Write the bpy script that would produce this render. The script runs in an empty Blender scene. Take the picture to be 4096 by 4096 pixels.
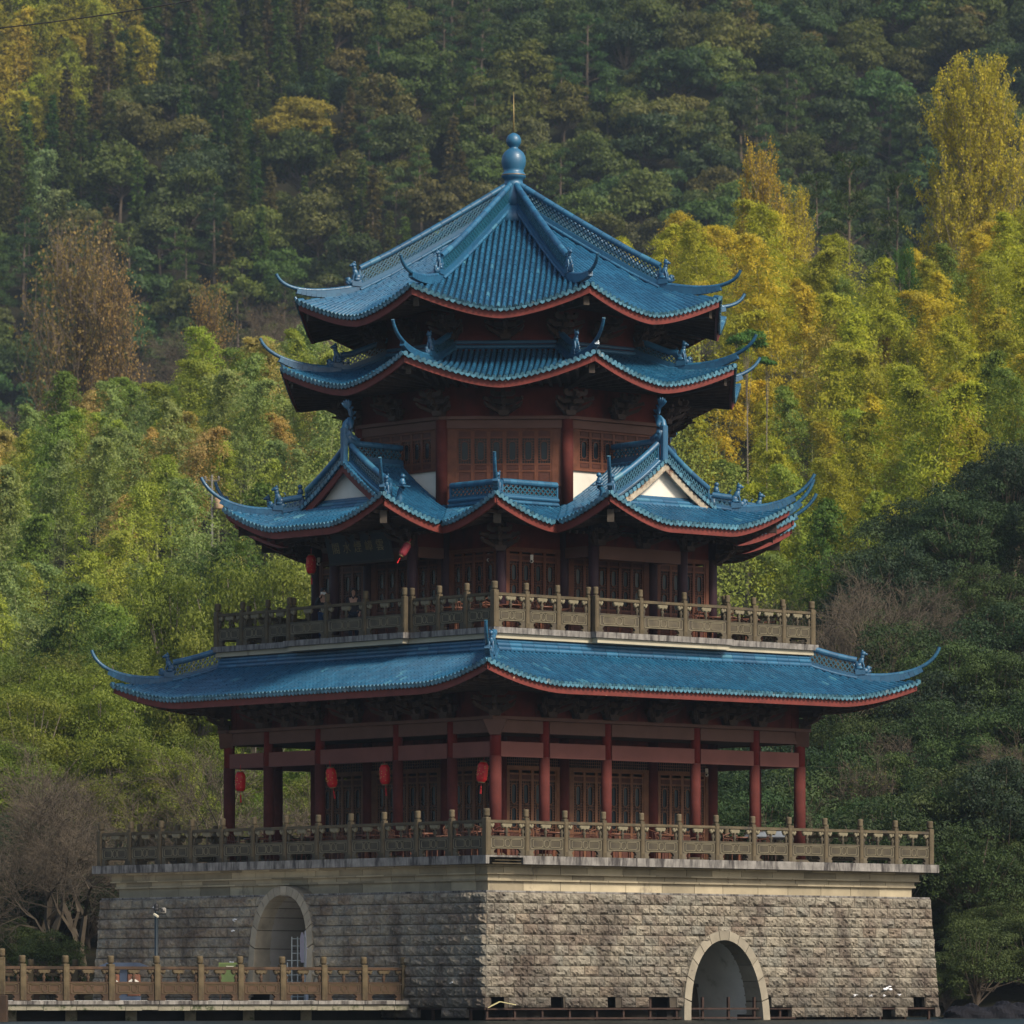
import bpy, math, random
import numpy as np
from math import sin, cos, pi, radians, sqrt, atan2
from mathutils import Vector, Matrix

RND = random.Random(7)
NR = np.random.default_rng(11)
FPX, HOR, DC, CH, CX = 10800.0, 1885.0, 171.43, 0.6, 0.05   # focal in picture px, horizon, tower distance, camera height
PHI = radians(-3.5)
scene = bpy.context.scene
C = scene.collection


# ------------------------------------------------------------------ object helpers
def tag(o, label=None, cat=None, group=None, kind=None):
    if label: o['label'] = label
    if cat: o['category'] = cat
    if group: o['group'] = group
    if kind: o['kind'] = kind
    return o


def thing(name, label, cat, loc=(0, 0, 0), rz=0.0, group=None):
    o = bpy.data.objects.new(name, None)
    o.empty_display_size = 0.3
    C.objects.link(o)
    o.location = loc
    o.rotation_euler = (0, 0, rz)
    return tag(o, label, cat, group)


def link(name, me, parent=None, loc=(0, 0, 0), rz=0.0, label=None):
    o = bpy.data.objects.new(name, me)
    C.objects.link(o)
    o.location = loc
    o.rotation_euler = (0, 0, rz)
    if parent is not None: o.parent = parent
    if label: o['label'] = label
    return o


class MB:
    """collects polygons, makes one mesh"""
    def __init__(s):
        s.v = []; s.f = []; s.m = []; s.s = []; s.t = []
        s.M = None

    def add(s, vs, fs, mat=0, smooth=False, tint=None):
        k = len(s.v)
        if s.M is None: s.v.extend([tuple(p) for p in vs])
        else: s.v.extend([tuple(s.M @ Vector(p)) for p in vs])
        if tint is None: tint = RND.random()
        for f in fs:
            s.f.append(tuple(i + k for i in f)); s.m.append(mat); s.s.append(smooth); s.t.append(tint)

    def box(s, x0, y0, z0, x1, y1, z1, mat=0, tint=None):
        vs = [(x0, y0, z0), (x1, y0, z0), (x1, y1, z0), (x0, y1, z0), (x0, y0, z1), (x1, y0, z1), (x1, y1, z1), (x0, y1, z1)]
        s.add(vs, [(0, 3, 2, 1), (4, 5, 6, 7), (0, 1, 5, 4), (1, 2, 6, 5), (2, 3, 7, 6), (3, 0, 4, 7)], mat, False, tint)

    def bbox(s, x0, y0, z0, x1, y1, z1, b=0.02, mat=0, tint=None):
        """box with bevelled edges"""
        vs = []; 
        for (zx, i) in ((z0, b), (z0 + b, 0), (z1 - b, 0), (z1, b)):
            x_0, x_1, y_0, y_1 = x0 + i, x1 - i, y0 + i, y1 - i
            c = b if not i else b * .6
            vs += [(x_0 + c, y_0, zx), (x_1 - c, y_0, zx), (x_1, y_0 + c, zx), (x_1, y_1 - c, zx), (x_1 - c, y_1, zx), (x_0 + c, y_1, zx), (x_0, y_1 - c, zx), (x_0, y_0 + c, zx)]
        fs = [tuple(range(7, -1, -1)), tuple(range(24, 32))]
        for r in range(3):
            for i in range(8):
                a = r * 8 + i; c2 = r * 8 + (i + 1) % 8
                fs.append((a, c2, c2 + 8, a + 8))
        s.add(vs, fs, mat, False, tint)

    def bar(s, p, q, w, h, mat=0, tint=None, up=(0, 0, 1), w2=None, h2=None):
        p = Vector(p); q = Vector(q); d = (q - p)
        if d.length < 1e-6: return
        d.normalize()
        u = Vector(up)
        a = d.cross(u)
        if a.length < 1e-4: a = Vector((1, 0, 0))
        a.normalize(); b = a.cross(d)
        w2 = w if w2 is None else w2; h2 = h if h2 is None else h2
        vs = [p - a * w / 2 - b * h / 2, p + a * w / 2 - b * h / 2, p + a * w / 2 + b * h / 2, p - a * w / 2 + b * h / 2,
              q - a * w2 / 2 - b * h2 / 2, q + a * w2 / 2 - b * h2 / 2, q + a * w2 / 2 + b * h2 / 2, q - a * w2 / 2 + b * h2 / 2]
        s.add(vs, [(0, 1, 2, 3), (4, 7, 6, 5), (0, 4, 5, 1), (1, 5, 6, 2), (2, 6, 7, 3), (3, 7, 4, 0)], mat, False, tint)

    def tube(s, path, rad, n=8, mat=0, caps=True, smooth=True, tint=None, flat=1.0):
        P = [Vector(p) for p in path]; m = len(P)
        if not hasattr(rad, '__len__'): rad = [rad] * m
        vs = []
        for i in range(m):
            d = (P[min(i + 1, m - 1)] - P[max(i - 1, 0)]); d.normalize()
            a = d.cross(Vector((0, 0, 1)))
            if a.length < 1e-3: a = Vector((1, 0, 0))
            a.normalize(); b = a.cross(d)
            for k in range(n):
                an = 2 * pi * k / n
                vs.append(P[i] + a * cos(an) * rad[i] * flat + b * sin(an) * rad[i])
        fs = [(i * n + k, i * n + (k + 1) % n, (i + 1) * n + (k + 1) % n, (i + 1) * n + k) for i in range(m - 1) for k in range(n)]
        s.add(vs, fs, mat, smooth, tint)
        if caps:
            s.add(vs[:n], [tuple(range(n))], mat, False, tint); s.add(vs[-n:], [tuple(range(n - 1, -1, -1))], mat, False, tint)

    def lathe(s, prof, c=(0, 0, 0), n=16, mat=0, smooth=True, tint=None):
        vs = [(c[0] + r * cos(2 * pi * k / n), c[1] + r * sin(2 * pi * k / n), c[2] + z) for r, z in prof for k in range(n)]
        m = len(prof)
        fs = [(i * n + k, i * n + (k + 1) % n, (i + 1) * n + (k + 1) % n, (i + 1) * n + k) for i in range(m - 1) for k in range(n)]
        fs += [tuple(range(n - 1, -1, -1)), tuple(range((m - 1) * n, m * n))]
        s.add(vs, fs, mat, smooth, tint)

    def blob(s, c, r, rot=0.0, tilt=0.0, mat=0, n=10, m=7, tint=None):
        """ellipsoid; tilt turns about local x, rot about z"""
        Rm = Matrix.Rotation(rot, 3, 'Z') @ Matrix.Rotation(tilt, 3, 'X')
        vs = []
        for i in range(m + 1):
            th = pi * i / m
            for k in range(n):
                p = Vector((r[0] * sin(th) * cos(2 * pi * k / n), r[1] * sin(th) * sin(2 * pi * k / n), r[2] * cos(th)))
                vs.append(Rm @ p + Vector(c))
        fs = [(i * n + k, (i + 1) * n + k, (i + 1) * n + (k + 1) % n, i * n + (k + 1) % n) for i in range(m) for k in range(n)]
        s.add(vs, fs, mat, True, tint)

    def poly_prism(s, pts, y0, y1, mat=0, tint=None, axis='y'):
        """pts (x,z) outline extruded along y"""
        n = len(pts)
        if axis == 'y': vs = [(x, y0, z) for x, z in pts] + [(x, y1, z) for x, z in pts]
        else: vs = [(y0, x, z) for x, z in pts] + [(y1, x, z) for x, z in pts]
        s.add(vs, [tuple(range(n - 1, -1, -1)), tuple(range(n, 2 * n))] + [(i, (i + 1) % n, n + (i + 1) % n, n + i) for i in range(n)], mat, False, tint)

    def mesh(s, name, mats):
        me = bpy.data.meshes.new(name)
        me.from_pydata(s.v, [], s.f)
        for m in mats: me.materials.append(m)
        me.polygons.foreach_set('material_index', s.m)
        me.polygons.foreach_set('use_smooth', s.s)
        a = me.attributes.new('tint', 'FLOAT', 'FACE'); a.data.foreach_set('value', s.t)
        me.update()
        return me

    def obj(s, name, mats, parent=None, loc=(0, 0, 0), rz=0.0, label=None):
        if not isinstance(mats, (list, tuple)): mats = [mats]
        return link(name, s.mesh(name, mats), parent, loc, rz, label)


# ------------------------------------------------------------------ materials
def nodes(name):
    m = bpy.data.materials.new(name); m.use_nodes = True
    nt = m.node_tree; nt.nodes.clear()
    out = nt.nodes.new('ShaderNodeOutputMaterial')
    return m, nt, out


def N(nt, t, **kw):
    n = nt.nodes.new(t)
    for k, v in kw.items():
        if k.startswith('i_'): n.inputs[k[2:].replace('_', ' ')].default_value = v
        else: setattr(n, k, v)
    return n


def ramp(nt, fac, stops, interp='LINEAR'):
    r = nt.nodes.new('ShaderNodeValToRGB'); r.color_ramp.interpolation = interp
    el = r.color_ramp.elements
    while len(el) < len(stops): el.new(0.5)
    for e, (p, c) in zip(el, stops):
        e.position = p; e.color = (c, c, c, 1) if not hasattr(c, '__len__') else (*c, 1)
    nt.links.new(fac, r.inputs[0])
    return r.outputs[0]


def noise(nt, scale, detail=4, rough=.55, stretch=None, src='Object', dist=0):
    tc = N(nt, 'ShaderNodeTexCoord')
    v = tc.outputs[src]
    if stretch:
        mp = N(nt, 'ShaderNodeMapping'); mp.inputs['Scale'].default_value = stretch
        nt.links.new(v, mp.inputs[0]); v = mp.outputs[0]
    n = N(nt, 'ShaderNodeTexNoise'); n.inputs['Scale'].default_value = scale
    n.inputs['Detail'].default_value = detail; n.inputs['Roughness'].default_value = rough; n.inputs['Distortion'].default_value = dist
    nt.links.new(v, n.inputs['Vector'])
    return n.outputs[0]


def mix(nt, fac, a, b, mode='MIX'):
    m = N(nt, 'ShaderNodeMix', data_type='RGBA', blend_type=mode)
    for i, x in ((0, fac), (6, a), (7, b)):
        if hasattr(x, 'links') or hasattr(x, 'is_linked'): nt.links.new(x, m.inputs[i])
        else: m.inputs[i].default_value = x if i == 0 else (*x, 1)
    return m.outputs[2]


def attr(nt, name='tint'):
    a = N(nt, 'ShaderNodeAttribute'); a.attribute_name = name
    return a.outputs['Fac']


def finish(nt, out, col, rough=.7, spec=.5, bump=None, bdist=.02, metal=0.0, coat=0.0, bstr=.6):
    b = N(nt, 'ShaderNodeBsdfPrincipled')
    if hasattr(col, 'links') or hasattr(col, 'is_linked'): nt.links.new(col, b.inputs['Base Color'])
    else: b.inputs['Base Color'].default_value = (*col, 1)
    if hasattr(rough, 'is_linked'): nt.links.new(rough, b.inputs['Roughness'])
    else: b.inputs['Roughness'].default_value = rough
    b.inputs['Specular IOR Level'].default_value = spec
    b.inputs['Metallic'].default_value = metal
    b.inputs['Coat Weight'].default_value = coat
    if bump is not None:
        bp = N(nt, 'ShaderNodeBump'); bp.inputs['Distance'].default_value = bdist; bp.inputs['Strength'].default_value = bstr
        nt.links.new(bump, bp.inputs['Height']); nt.links.new(bp.outputs[0], b.inputs['Normal'])
    nt.links.new(b.outputs[0], out.inputs[0])
    return b


def simple(name, c, rough=.7, var=.25, scale=2.5, bump=0.0, spec=.4, stain=None, samt=(.52, .68), sscale=1.2, stretch=None, tintvar=.0, metal=0.0):
    """painted / plain surface: noise-varied colour with optional worn patches of a second colour"""
    m, nt, out = nodes(name)
    n1 = noise(nt, scale, 5, .6)
    d = tuple(x * (1 - var) for x in c); l = tuple(min(1, x * (1 + var)) for x in c)
    col = ramp(nt, n1, [(.3, d), (.7, l)])
    if tintvar:
        col = mix(nt, 1.0, col, ramp(nt, attr(nt), [(0, 1 - tintvar), (1, 1 + tintvar)]), 'MULTIPLY')
    if stain:
        n2 = noise(nt, sscale, 8, .68, stretch)
        f = ramp(nt, n2, [(samt[0], 0.0), (samt[1], 1.0)])
        col = mix(nt, f, col, stain)
    n3 = noise(nt, scale * 8, 4, .6) if bump else None
    finish(nt, out, col, rough, spec, n3, bump, metal)
    return m


def tile_mat(name, a, b, dust=(.25, .26, .25), damt=(.66, .8), coat=.3, rr=(.24, .42)):
    m, nt, out = nodes(name)
    t = attr(nt)
    col = ramp(nt, t, [(0, a), (.55, tuple((x + y) / 2 for x, y in zip(a, b))), (.97, b), (1, (.05, .17, .24))])
    n0 = noise(nt, .8, 5, .6)
    col = mix(nt, .5, col, ramp(nt, n0, [(.3, (.62, .62, .66)), (.5, (1, 1, 1)), (.72, (1.35, 1.2, 1.1))]), 'MULTIPLY')
    n2 = noise(nt, 7, 8, .72)
    col = mix(nt, ramp(nt, n2, [(damt[0] - .05, 0.0), (damt[1] - .06, .85)]), col, dust)
    rg = ramp(nt, noise(nt, 9, 3, .5), [(.3, rr[0]), (.7, rr[1])])
    finish(nt, out, col, rg, .7, noise(nt, 30, 3, .5), .004, coat=coat)
    return m


def block_mat(name, warm, grey, dark):
    m, nt, out = nodes(name)
    t = attr(nt)
    col = ramp(nt, t, [(0, grey), (.25, tuple((x + y) / 2 for x, y in zip(grey, warm))), (.7, warm), (.9, tuple(x * 1.12 for x in warm)), (.97, (warm[0] * .9, warm[1] * .83, warm[2] * .8))])
    n6 = noise(nt, 1.1, 6, .65)
    col = mix(nt, ramp(nt, n6, [(.46, 0.0), (.64, .72)]), col, (warm[0] * .50, warm[1] * .42, warm[2] * .44))
    n0 = noise(nt, 9, 8, .75)
    col = mix(nt, .9, col, ramp(nt, n0, [(.30, .52), (.70, 1.28)]), 'MULTIPLY')
    n2 = noise(nt, .55, 9, .7, (1, 1, .8))
    n4 = noise(nt, 5, 8, .75)
    mm = N(nt, 'ShaderNodeMath', operation='MULTIPLY_ADD'); mm.inputs[1].default_value = .45
    nt.links.new(n4, mm.inputs[0]); nt.links.new(n2, mm.inputs[2])
    col = mix(nt, ramp(nt, mm.outputs[0], [(.70, 0.0), (.92, .8)]), col, dark)
    tc = N(nt, 'ShaderNodeTexCoord'); sx = N(nt, 'ShaderNodeSeparateXYZ'); nt.links.new(tc.outputs['Object'], sx.inputs[0])
    ad = N(nt, 'ShaderNodeMath', operation='MULTIPLY_ADD'); ad.inputs[1].default_value = 2.2; nt.links.new(n2, ad.inputs[0]); nt.links.new(sx.outputs[2], ad.inputs[2])
    mr = N(nt, 'ShaderNodeMapRange'); mr.inputs['From Min'].default_value = 1.6; mr.inputs['From Max'].default_value = 2.4; mr.inputs['To Min'].default_value = .5; mr.inputs['To Max'].default_value = 0.0
    nt.links.new(ad.outputs[0], mr.inputs['Value'])
    col = mix(nt, mr.outputs[0], col, dark)      # damp, algae-darkened courses above the water
    finish(nt, out, col, .9, .2, noise(nt, 14, 10, .75), .09, bstr=.9)
    return m


def leaf_mat(name, transl=.35, rough=.55):
    m, nt, out = nodes(name)
    oi = N(nt, 'ShaderNodeObjectInfo')
    t = attr(nt)
    col = mix(nt, 1.0, oi.outputs['Color'], ramp(nt, t, [(0, (.62, .68, .66)), (.5, (1, 1, 1)), (1, (1.45, 1.35, 1.1))]), 'MULTIPLY')
    b = N(nt, 'ShaderNodeBsdfPrincipled'); nt.links.new(col, b.inputs['Base Color'])
    b.inputs['Roughness'].default_value = rough; b.inputs['Specular IOR Level'].default_value = .2
    tr = N(nt, 'ShaderNodeBsdfTranslucent'); nt.links.new(mix(nt, 1.0, col, (1.3, 1.35, .6), 'MULTIPLY'), tr.inputs[0])
    mx = N(nt, 'ShaderNodeMixShader'); mx.inputs[0].default_value = transl
    nt.links.new(b.outputs[0], mx.inputs[1]); nt.links.new(tr.outputs[0], mx.inputs[2]); nt.links.new(mx.outputs[0], out.inputs[0])
    return m


M = {}
M['tile'] = tile_mat('glazed_tile', (.009, .066, .135), (.016, .104, .200), damt=(.73, .85), coat=.14)
M['tile_cap'] = simple('tile_end_glaze', (.055, .15, .21), .35, .3, 6, .003, .5, (.3, .32, .3), (.6, .75), 4, tintvar=.4)
M['ridge'] = tile_mat('ridge_glaze', (.008, .065, .140), (.015, .112, .215), damt=(.72, .9), coat=.04, rr=(.40, .55))
M['pan'] = simple('dark_pan_tile', (.006, .030, .055), .45, .3, 4, .003, .4)
M['lattice'] = tile_mat('lattice_glaze', (.010, .07, .12), (.014, .10, .16), damt=(.7, .9))
M['red'] = simple('eave_red_paint', (.135, .024, .018), .6, .25, 3, .003, .35, (.42, .25, .18), (.66, .72), 4.5, (1, 1, .5))
M['weathered'] = simple('weathered_board', (.36, .31, .24), .85, .3, 4, .01, .2, (.13, .07, .05), (.5, .6), 3)
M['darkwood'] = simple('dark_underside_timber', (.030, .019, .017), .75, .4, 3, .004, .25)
M['bracket'] = simple('bracket_timber', (.050, .033, .028), .75, .4, 4, .004, .25, (.16, .13, .10), (.66, .74), 5)
M['beakend'] = simple('pale_bracket_end', (.060, .048, .038), .8, .3, 8, 0, .2)
M['redboard'] = simple('red_panel_board', (.095, .015, .012), .75, .35, 2, .003, .25, (.03, .012, .012), (.5, .7), 1.4, (1, 1, .3))
M['beam'] = simple('brownish_beam_paint', (.115, .058, .045), .75, .15, 1.5, .003, .3, (.36, .22, .16), (.73, .76), 6)
M['beam2'] = simple('rosy_beam_paint', (.17, .062, .050), .75, .12, 1.5, .002, .3)
M['colred'] = simple('column_vermilion', (.135, .016, .014), .75, .25, 2, .002, .15, (.4, .22, .18), (.74, .78), 7)
M['column'] = simple('column_purple_brown', (.080, .020, .017), .8, .3, 2, .002, .12, (.35, .2, .18), (.74, .78), 6)
M['column_dark'] = simple('column_dark_lacquer', (.036, .016, .024), .6, .25, 2, .002, .25)
M['joinery'] = simple('door_joinery', (.115, .038, .019), .65, .3, 4, .002, .35, tintvar=.15)
M['joinery_dim'] = simple('door_joinery_aged', (.145, .062, .030), .65, .3, 4, .002, .35, tintvar=.15)
M['joinery_panel'] = simple('door_panel_dark', (.070, .022, .014), .65, .3, 4, .002, .35)
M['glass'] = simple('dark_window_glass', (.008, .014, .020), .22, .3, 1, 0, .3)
M['white'] = simple('white_plaster', (.66, .62, .55), .9, .08, 1.5, .003, .2, (.38, .34, .28), (.62, .8), 2.5, (1, 1, .35))
M['deck'] = simple('stained_concrete_edge', (.22, .205, .19), .9, .3, 3, .01, .2, (.05, .045, .045), (.45, .62), 4.5, (1, 1, .18))
M['slabwall'] = simple('cream_render', (.40, .36, .27), .9, .12, 1.2, .004, .2, (.14, .12, .10), (.6, .78), 1.6, (1, 1, .3))
M['ashlar'] = simple('yellow_ashlar', (.33, .28, .195), .85, .2, 1.2, .006, .2, (.12, .10, .085), (.60, .74), 1.1, (1, 1, .6), tintvar=.32)
M['block'] = block_mat('rough_block_stone', (.335, .295, .23), (.27, .255, .215), (.055, .042, .036))
M['joint'] = simple('block_joint_mortar', (.06, .05, .04), .95, .3, 5, .01, .1)
M['vouss'] = simple('arch_ring_stone', (.25, .22, .17), .85, .2, 2, .006, .2, (.12, .10, .08), (.6, .75), 1.5, (1, 1, .4), tintvar=.15)
M['rail'] = simple('carved_railing_stone', (.092, .072, .044), .85, .3, 3, .008, .25, (.050, .043, .036), (.52, .66), 1.7, (1, 1, .45), tintvar=.2)
M['rail_panel'] = simple('railing_panel_stone', (.084, .070, .048), .85, .3, 3, .008, .25, (.05, .042, .037), (.47, .62), 1.3, (1, 1, .35), tintvar=.2)
M['rail_groove'] = simple('railing_carving_light', (.19, .165, .11), .85, .2, 3, .004, .25)
M['rail_rusty'] = simple('rusty_brown_railing_stone', (.062, .037, .023), .85, .35, 3, .008, .25, (.030, .020, .014), (.48, .62), 1.5, (1, 1, .4), tintvar=.2)
M['rail_rusty_post'] = simple('mossy_brown_post_stone', (.085, .064, .036), .85, .35, 4, .008, .25, (.045, .032, .020), (.5, .64), 2, (1, 1, .35), tintvar=.2)
M['void'] = simple('void_shade_dark', (.022, .020, .018), .95, .3, 1.5, .01, .1)  # near-black: the shade of the void is put into the colour
M['plaster'] = simple('grey_tunnel_plaster', (.25, .235, .215), .9, .15, 1.0, .004, .2, (.15, .14, .12), (.58, .75), 1.5)
M['plaster_pale'] = simple('pale_tunnel_plaster', (.55, .54, .51), .9, .12, 1.0, .004, .2, (.25, .24, .21), (.58, .75), 1.5)
M['rust'] = simple('rusty_steel', (.045, .026, .020), .8, .4, 6, .004, .3, metal=.2)
M['black'] = simple('matt_black', (.012, .012, .014), .6, .2, 3)
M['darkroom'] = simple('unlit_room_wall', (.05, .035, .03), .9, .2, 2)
# ================================================================== THE PAGODA
def rz(a): return Matrix.Rotation(radians(a), 4, 'Z')
SQ = (-45, -135, 45, 135)
OC = [-90 + 45 * k for k in range(8)]

pag = thing('pagoda', 'four tiered pagoda with blue tiled upturned roofs on a rough stone base', 'pagoda', (CX, DC, 0), PHI)

# ------------------------------------------------------------------ roof helpers
def liftf(L, h, Lc, ex, fd):
    """corner lift: rises towards s = +-L, fades inwards"""
    def f(s, d):
        c = max(0.0, 1 - (L - abs(s)) / Lc)
        return h * (c ** ex) * max(0.0, 1 - d / fd)
    return f


class Slope:
    """one roof slope in its side frame: x = along, y = outwards"""
    def __init__(s, out, L, D, z0, a, b, lift, Lc, ex, fd=2.4, k=1.0, flare=.0, d0=None, d1=None):
        s.out, s.L, s.D, s.z0, s.a, s.b, s.k, s.flare, s.Lc = out, L, D, z0, a, b, k, flare, Lc
        s.lf = liftf(L, lift, Lc, ex, fd)
        s.d0 = d0 or (lambda x: 0.0)
        s.d1 = d1 or (lambda x: min(D, (L - abs(x)) / k))

    def z(s, x, d): return s.z0 + s.a * d + s.b * d * d + s.lf(x, d)

    def p(s, x, d, dz=0.0):
        c = max(0.0, 1 - (s.L - abs(x)) / s.Lc) ** 2 * max(0.0, 1 - d / 1.5) * s.flare
        return Vector((x + math.copysign(c * s.k, x), s.out + c - d, s.z(x, d) + dz))


def tile_slope(mb, S, xs=None, pitch=.168, R=.060, seg=.30, caps=True, wear=0.0):  # mats: barrel, end, pan
    x0, x1 = xs or (-S.L, S.L)
    n = max(1, round((x1 - x0) / pitch)); pt = (x1 - x0) / n
    for i in range(n):
        x = x0 + (i + .5) * pt
        a, b = S.d0(x), S.d1(x)
        if b - a < .05: continue
        # pan strip
        m = max(1, int((b - a) / .45) + 1)
        xa, xb = x - pt / 2, x + pt / 2
        aa, ab_, ba, bb = S.d0(xa), S.d0(xb), max(S.d1(xa), S.d0(xa)), max(S.d1(xb), S.d0(xb))
        vs = []
        for j in range(m + 1):
            t = j / m
            vs += [S.p(xa, aa + (ba - aa) * t, -.012), S.p(xb, ab_ + (bb - ab_) * t, -.012)]
        mb.add(vs, [(2 * j, 2 * j + 1, 2 * j + 3, 2 * j + 2) for j in range(m)], 2, False, RND.random() * .5)
        # barrel tiles
        k = max(1, round((b - a) / seg))
        for j in range(k):
            da = a + (b - a) * j / k; db = a + (b - a) * (j + 1) / k
            P, Q = S.p(x, da), S.p(x, db)
            ax = (Q - P).normalized(); sd = Vector((1, 0, 0)); up = sd.cross(ax)
            if up.z < 0: up = -up
            vs = []
            for (O, rr) in ((P, R * 1.07), (Q, R * .93)):
                for q in range(5):
                    an = pi * q / 4
                    vs.append(O + sd * cos(an) * rr + up * (sin(an) * rr * 1.35))
            mb.add(vs, [(q, q + 1, q + 6, q + 5) for q in range(4)], 0, True, RND.random())
            if j: mb.add([vs[0], vs[1], vs[2], vs[3], vs[4]], [(0, 1, 2, 3, 4)], 0, False, .1)
        if caps and a < 1e-6:
            P = S.p(x, 0); Q = S.p(x, .1); ax = (Q - P).normalized(); up = Vector((1, 0, 0)).cross(ax); up = up if up.z > 0 else -up
            sd = Vector((1, 0, 0)); O = P - ax * .012 + up * .004
            vs = [O + sd * cos(2 * pi * q / 10) * R * 1.18 + up * sin(2 * pi * q / 10) * R * 1.18 for q in range(10)]
            O2 = P + ax * .03
            v2 = [O2 + sd * cos(2 * pi * q / 10) * R * 1.18 + up * sin(2 * pi * q / 10) * R * 1.18 for q in range(10)]
            mb.add(vs + v2, [tuple(range(10))] + [(q, (q + 1) % 10, 10 + (q + 1) % 10, 10 + q) for q in range(10)], 1, False)
            # drip tile between two barrels
            if i < n - 1:
                xm = x + pt / 2; P = S.p(xm, 0, -.02)
                w = pt * .44
                dv = Vector((0, .012, 0))
                vs = [P + dv + Vector((-w, 0, .012)), P + dv + Vector((-w * .9, 0, -.04)), P + dv + Vector((0, 0, -.085)), P + dv + Vector((w * .9, 0, -.04)), P + dv + Vector((w, 0, .012))]
                v2 = [v - Vector((0, .05, 0)) for v in vs]
                mb.add(vs + v2, [(0, 1, 2, 3, 4), (0, 5, 6, 1), (1, 6, 7, 2), (2, 7, 8, 3), (3, 8, 9, 4)], 1, False)


def eave_board(mb, S, xs=None, h=.24, inset=.09, th=.07, n=28, mat=0):
    x0, x1 = xs or (-S.L, S.L)
    vs = []
    for i in range(n + 1):
        x = x0 + (x1 - x0) * i / n
        P = S.p(x, 0)
        ix = inset * S.k * (x / S.L) if xs is None else 0
        o = Vector((P.x - ix, P.y - inset, 0)); q = Vector((P.x - ix * (1 + th / inset), P.y - inset - th, 0))
        zt = P.z - .045
        vs += [(o.x, o.y, zt), (o.x, o.y, zt - h), (q.x, q.y, zt - h), (q.x, q.y, zt)]
    mb.add(vs, [(4 * i + a, 4 * i + (a + 1) % 4, 4 * i + 4 + (a + 1) % 4, 4 * i + 4 + a) for i in range(n) for a in range(4)] + [(0, 1, 2, 3), (4 * n + 3, 4 * n + 2, 4 * n + 1, 4 * n)], mat)


def soffit(mb, S, D, zw, h=.20, n=24, m=5, rafters=True, xs=None, d0=None, k=None):
    """underside boards (mat 0) and rafters (mat 1) up to wall distance D at height zw"""
    k = k or S.k
    x0, x1 = xs or (-S.L, S.L)
    def zz(x, d):
        q = min(1, d / D)
        return (S.z(x, 0) - h) * (1 - q) + zw * q
    def lim(x): return min(D, (S.L - abs(x)) / k) if xs is None else D
    vs = []
    for i in range(n + 1):
        x = x0 + (x1 - x0) * i / n
        for j in range(m + 1):
            d = .12 + (max(.12, lim(x)) - .12) * j / m
            P = S.p(x, d); vs.append((P.x, P.y, zz(x, d)))
    mb.add(vs, [(i * (m + 1) + j, i * (m + 1) + j + 1, (i + 1) * (m + 1) + j + 1, (i + 1) * (m + 1) + j) for i in range(n) for j in range(m)], 0)
    if rafters:
        c = int((x1 - x0) / .27)
        for i in range(1, c):
            x = x0 + (x1 - x0) * i / c
            e = lim(x)
            if e < .35: continue
            P = S.p(x, .17); Q = S.p(x, e)
            mb.bar((P.x, P.y, zz(x, .17) - .05), (Q.x, Q.y, zz(x, e) - .05), .085, .10, 1)


def lattice(mb, p0, p1, h, z0=0.0, t=.034, w=.045, cell=.155, mat=0, frame=True):
    """pierced diamond panel between two base points (vertical, height h above them)"""
    p0 = Vector(p0); p1 = Vector(p1); L = (p1 - p0).length
    n = max(1, round((p1 - p0).length / cell)); du = 1.0 / n
    rows = max(1, round(h / cell)); dz = h / rows
    def P(u, r): q = p0.lerp(p1, u); return Vector((q.x, q.y, q.z + z0 + r * dz))
    for i in range(n):
        for r in range(rows):
            a, b, c, d = P(i * du, r), P((i + 1) * du, r), P((i + 1) * du, r + 1), P(i * du, r + 1)
            mid = lambda s, e: (s + e) / 2
            q = [mid(a, b), mid(b, c), mid(c, d), mid(d, a)]
            for j in range(4):
                mb.bar(q[j], q[(j + 1) % 4], w, t, mat, .4)
    if frame:
        mb.bar(P(0, 0) - Vector((0, 0, .005)), P(0, rows), .07, .05, mat, .4, up=(p1 - p0))
        mb.bar(P(1, 0), P(1, rows), .07, .05, mat, .4, up=(p1 - p0))


def ridge_stack(mb, pts, hl, base=.16, w=.17, lat=True, mats=(0, 1)):
    """ridge following pts (on the tile surface): side tubes, pierced panel, cap tube"""
    P = [Vector(p) for p in pts]
    for i in range(len(P) - 1):
        a, b = P[i], P[i + 1]
        mb.bar(a + Vector((0, 0, base / 2 - .03)), b + Vector((0, 0, base / 2 - .03)), w, base + .06, mats[0], RND.random() * .6)
        d = (b - a).normalized(); sd = d.cross(Vector((0, 0, 1))).normalized() * (w / 2)
        k = max(1, round((b - a).length / .33))
        for j in range(k):
            s0, s1 = a.lerp(b, j / k), a.lerp(b, (j + 1) / k - .012)
            for sg in (-1, 1):
                mb.tube([s0 + sd * sg + Vector((0, 0, .045)), s1 + sd * sg + Vector((0, 0, .045))], .055, 6, mats[0])
            zt = base + hl + .03
            mb.tube([s0 + Vector((0, 0, zt)), s1 + Vector((0, 0, zt))], .092, 8, mats[0])
        mb.bar(a + Vector((0, 0, base + .0)), b + Vector((0, 0, base + .0)), w * .8, .05, mats[0], .3)
        mb.bar(a + Vector((0, 0, base + hl)), b + Vector((0, 0, base + hl)), .15, .035, mats[0], .3)
        if lat and hl > .1:
            lattice(mb, a, b, hl - .02, base + .01, mat=mats[1], frame=False)
            for e_ in ([a] if i == 0 else []) + ([b] if i == len(P) - 2 else []): mb.bar(e_ + Vector((0, 0, base)), e_ + Vector((0, 0, base + hl)), .09, .06, mats[0], .4, up=tuple(d))


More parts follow.
